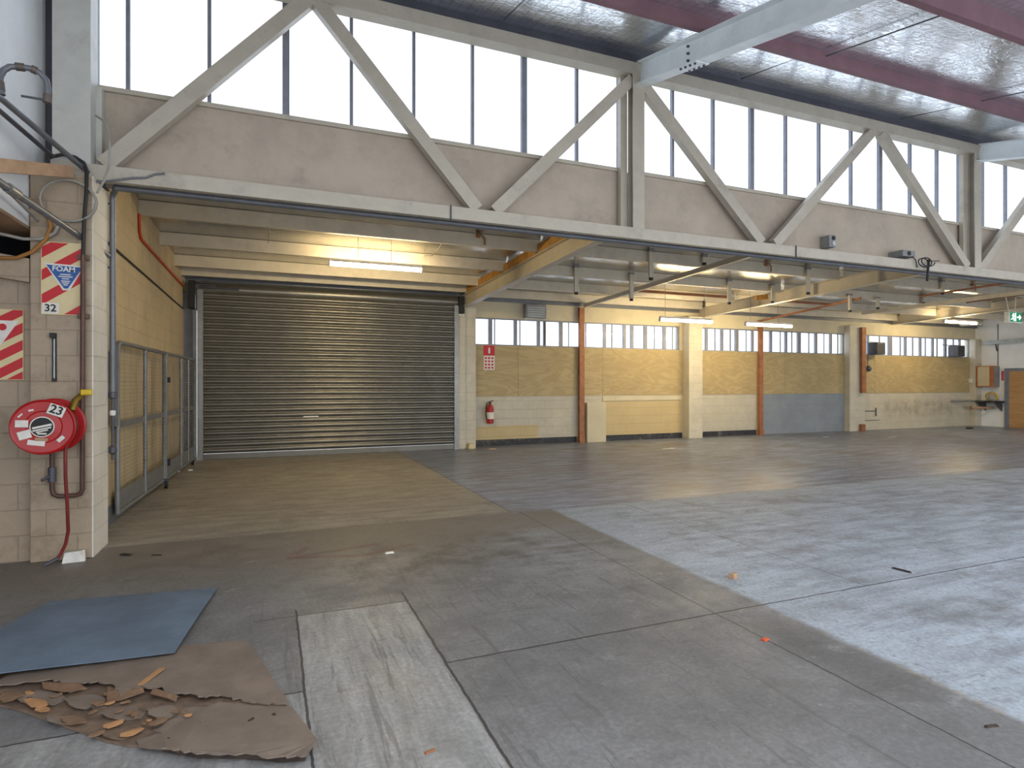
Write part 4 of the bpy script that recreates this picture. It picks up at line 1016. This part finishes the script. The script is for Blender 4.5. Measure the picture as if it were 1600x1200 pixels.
for i in range(len(ctrl)-1):
    (ax, ay), (bx, by) = ctrl[i], ctrl[i+1]
    for k in range(5):
        f = k/5; x = ax+(bx-ax)*f
        top.append((x+rnd.uniform(-.008, .008), ay+(by-ay)*f+rnd.uniform(-.012, .012), .040 if x < -.28 else .040-.018*min(1, (x+.28)/.2)))
top += [(.078, 2.93, .022), (.02, 3.15, .022), (-.05, 3.45, .022), (-.108, 3.66, .022), (-.125, 3.71, .022), (-.155, 3.742, .022), (-.2, 3.757, .022), (-.45, 3.80, .022), (-1.2, 3.9, .022)]
part('top_veneer', zpoly(top, .007), ply_brown, ps)
front = [(-.50, 2.815, .020), (-.44, 2.76, .030)]
fc = [(-.41, 2.735), (-.27, 2.635), (-.1, 2.56), (.03, 2.483), (.125, 2.455)]
for i in range(len(fc)-1):
    for k in range(6):
        f = k/6; front.append((fc[i][0]+(fc[i+1][0]-fc[i][0])*f+rnd.uniform(-.006, .006), fc[i][1]+(fc[i+1][1]-fc[i][1])*f+rnd.uniform(-.010, .010), .042+rnd.uniform(-.004, .004)))
front += [(.125, 2.455, .044), (.176, 2.552, .040), (.13, 2.74, .024), (.085, 2.90, .020), (-.02, 2.945, .019), (-.12, 3.0, .019), (-.22, 3.07, .019), (-.28, 3.045, .019), (-.34, 3.07, .019), (-.38, 3.0, .019), (-.43, 2.98, .019), (-.47, 2.93, .019), (-.43, 2.89, .019), (-.52, 2.87, .019)]
part('front_veneer', zpoly(front, .006), ply_brown, ps)
part('splintered_edge', MB().poly([(x, y+.03, .004) for x, y in fc]+[(x+.01, y+.09, .004) for x, y in fc[::-1]], (0, 0, .024)), ply_edge, ps)
# torn flaps of the middle plies
for k, (cx, cy, rx, ry, z, mt) in enumerate(((-1.0, 3.42, .13, .07, .020, ply_brown), (-.80, 3.30, .12, .08, .018, ply_brown), (-.62, 3.13, .10, .07, .016, ply_brown), (-.86, 3.17, .09, .035, .017, ply_brown), (-.46, 3.08, .08, .06, .017, ply_brown), (-.60, 2.96, .07, .05, .016, ply_under))):
    pts = []
    for q in range(13):
        a = 2*PI*q/13; r_ = rnd.uniform(.75, 1.15)
        px, py = rx*r_*math.cos(a), ry*r_*math.sin(a)
        pts.append((cx+px*.75+py*.6, cy-px*.62+py*.7, z+.012*max(0, -math.sin(a+.5))))
    part('torn_ply', zpoly(pts, .004), mt, ps)
# curled torn lips
def curl(pts, mat, name='torn_curl'):
    m = MB()
    n = len(pts)
    A = [Vector((x, y, z)) for x, y, z, _, _, _ in pts]; Bp = [Vector((x2, y2, z2)) for _, _, _, x2, y2, z2 in pts]
    mid = [(a+b)*.5+Vector((0, 0, .012)) for a, b in zip(A, Bp)]
    vs = A+mid+Bp; vs2 = [v-Vector((0, 0, .004)) for v in vs]
    fs = []
    for r in range(2):
        for i in range(n-1): fs.append((r*n+i, r*n+i+1, (r+1)*n+i+1, (r+1)*n+i))
    o = len(vs); fs += [tuple(o+k for k in f[::-1]) for f in fs]
    rim = list(range(n))+[n+n-1]+list(range(3*n-1, 2*n-1, -1))+[n]
    for i in range(len(rim)):
        a, b = rim[i], rim[(i+1) % len(rim)]; fs.append((a, o+a, o+b, b))
    m.add(vs+vs2, fs)
    part(name, m, mat, ps)
curl([(-1.06, 3.60, .026, -1.02, 3.50, .030), (-.98, 3.56, .028, -.92, 3.42, .034), (-.90, 3.50, .027, -.82, 3.40, .040)], flake_b)
curl([(-.74, 3.42, .026, -.71, 3.26, .022), (-.67, 3.36, .027, -.65, 3.24, .030), (-.58, 3.33, .026, -.56, 3.27, .036)], flake_b)
curl([(-.52, 3.31, .026, -.53, 3.24, .036), (-.44, 3.22, .027, -.45, 3.16, .04), (-.40, 3.18, .026, -.41, 3.13, .03)], flake_b)
# flakes
def flake(x, y, r, rot, mat, label, group, z=.030, el=1.6):
    m = MB(); n = 9; vs = []
    rr = random.Random(int(abs(x*1000)+abs(y*777)))
    for i in range(n):
        a = 2*PI*i/n; q = r*(.75+.4*rr.random())
        px, py = q*el*math.cos(a), q*math.sin(a)
        vs.append((x+px*math.cos(rot)-py*math.sin(rot), y+px*math.sin(rot)+py*math.cos(rot), z+.10*r*math.cos(2*a)))
    m.poly(vs, (0, 0, .004))
    solo('wood_flake', m, mat, label, 'wood flake', group)
solo('wood_splinter', MB().hexa([(-.60, 3.335, .042), (-.575, 3.33, .042), (-.505, 3.475, .042), (-.53, 3.485, .042), (-.60, 3.335, .048), (-.575, 3.33, .048), (-.505, 3.475, .048), (-.53, 3.485, .048)]), flake_a, 'bright orange splinter lying on top of the plywood below the blue sheet', 'splinter')
flake(-.63, 3.02, .026, .3, flake_a, 'largest bright orange flake on the torn plywood', None, .030)
flake(-.545, 2.915, .026, .2, flake_a, 'orange flake below the largest one, near the pale floor edge', None, .030)
flake(-.68, 2.965, .02, .4, flake_b, 'small tan flake left of the two orange ones, at the pale floor edge', None, .028)
flake(-.455, 2.965, .025, .5, flake_b, 'tan flake right of the two orange ones on the torn plywood', None, .030)
flake(-1.00, 3.345, .030, -.75, flake_a, 'long orange flake at the left end of the torn plywood', None, .034, 2.4)
flake(-.955, 3.275, .020, -.75, flake_a, 'orange flake beside the pale floor at the left end of the torn plywood', None, .030, 2.6)
flake(-1.13, 3.45, .035, -.6, flake_b, 'broad brown flake at the far left of the torn plywood', None, .034)
flake(-.80, 3.12, .03, -.7, flake_b, 'broad brown flake in the middle of the torn plywood', None, .030, 2.2)
rr = random.Random(11)
for i in range(26):
    u = rr.random(); x = -1.08+u*.75; y = 3.46-u*.60+rr.uniform(-.05, .16)
    flake(x, y, rr.uniform(.007, .02), rr.uniform(-1, 1), rr.choice((flake_b, flake_b, ply_edge, flake_a)), 'small loose wood chip scattered on the torn plywood', 'small wood chips', .026)
rr = random.Random(5)
for i in range(8):
    flake(rr.uniform(-.35, .08), rr.uniform(2.66, 2.9), rr.uniform(.006, .012), rr.uniform(-1, 1), rr.choice((ply_edge, flake_b)), 'tiny dark chip on the front part of the plywood', 'tiny dark chips', .024)

def bit(name, x, y, dx, dy, h, rot, mat, label, cat):
    c, s = math.cos(rot), math.sin(rot)
    q = [(x+(a*dx*c-b*dy*s)/2, y+(a*dx*s+b*dy*c)/2) for a, b in ((-1, -1), (1, -1), (1, 1), (-1, 1))]
    q2 = [(x+.8*(a-x), y+.8*(b-y)) for a, b in q]
    solo(name, MB().hexa([(a, b, .001) for a, b in q]+[(a, b, h) for a, b in q2]), mat, label, cat)
bit('wood_strip', -1.18, 6.08, .11, .035, .012, -.6, black_rub, 'dark strip on the floor right of the hose reel pillar', 'strip')
bit('wood_strip', -.93, 5.97, .09, .02, .008, -.4, ply_edge, 'thin brown strip on the floor, second one right of the pillar', 'strip')
bit('paper_scrap', .97, 5.27, .08, .035, .012, .1, white_plastic, 'white scrap on the floor near the red marks', 'scrap')
bit('stone', 3.30, 3.59, .06, .05, .04, .3, plank_wood, 'small tan stone on the painted floor', 'stone')
bit('wood_strip', 4.69, 3.23, .02, .15, .012, .15, ply_edge, 'dark stick beside the floor joint on the painted floor', 'stick')
bit('wood_flake', 2.68, 2.655, .05, .03, .008, .2, orange, 'orange chip beside the floor joint crossing', 'chip')
bit('wood_strip', 2.92, 1.61, .07, .012, .008, -.2, ply_edge, 'dark twig on the floor at the lower right', 'stick')
bit('wood_strip', .60, 2.36, .05, .012, .008, .2, rust, 'brown stub on the pale floor patch', 'stick')
bit('paper_scrap', -1.50, 11.5, .10, .06, .06, .4, white_plastic, 'crumpled white paper by the gate castor', 'paper')
bit('paper_scrap', -1.30, 11.6, .08, .05, .02, .1, white_plastic, 'flat white paper scrap on the floor beyond the crumpled one', 'paper')
bit('foam_lump', 4.30, 13.10, .16, .1, .12, .1, sign_cream, 'cream lump on the floor at the roller door pier', 'lump')
bit('paper_scrap', 4.72, 12.8, .2, .06, .012, .1, sign_cream, 'cream scrap on the floor below the extinguisher', 'scrap')
bit('paper_scrap', 8.54, 11.36, .35, .08, .006, .1, white_plastic, 'white strip on the floor in front of the white board', 'scrap')
bit('paper_scrap', 14.5, 12.15, .3, .08, .006, .1, white_plastic, 'white strip on the floor in front of the blue wall', 'scrap')
bit('paper_scrap', 16.26, 11.44, .4, .08, .006, .1, white_plastic, 'white strip on the floor in front of the second pillar', 'scrap')
bit('foam_lump', 21.66, 12.6, .25, .12, .05, .1, black_rub, 'dark lump on the floor near the far corner', 'lump')

# ------------------------------------------------------------------ daylight
W = bpy.data.worlds.new('World'); S.world = W; W.use_nodes = True
bg_ = W.node_tree.nodes['Background']
bg_.inputs[0].default_value = (.90, .95, 1.0, 1); bg_.inputs[1].default_value = 1.2

# ------------------------------------------------------------------ camera
cam = bpy.data.cameras.new('Camera'); co = bpy.data.objects.new('Camera', cam); COL.objects.link(co)
cam.sensor_width = 36; cam.sensor_fit = 'HORIZONTAL'; cam.lens = 36*925/1600; cam.clip_start = .05; cam.clip_end = 200
co.location = (0, 0, 1.5); co.rotation_euler = (PI/2, 0, -math.atan(376/925))
S.camera = co
S.view_settings.view_transform = 'Standard'; S.view_settings.look = 'None'; S.view_settings.gamma = 1
S.view_settings.use_curve_mapping = False
S.view_settings.exposure = 1.1
S.cycles.use_denoising = True
S.cycles.max_bounces = 8; S.cycles.diffuse_bounces = 5; S.cycles.glossy_bounces = 3; S.cycles.transparent_max_bounces = 12
S.cycles.sample_clamp_indirect = 6
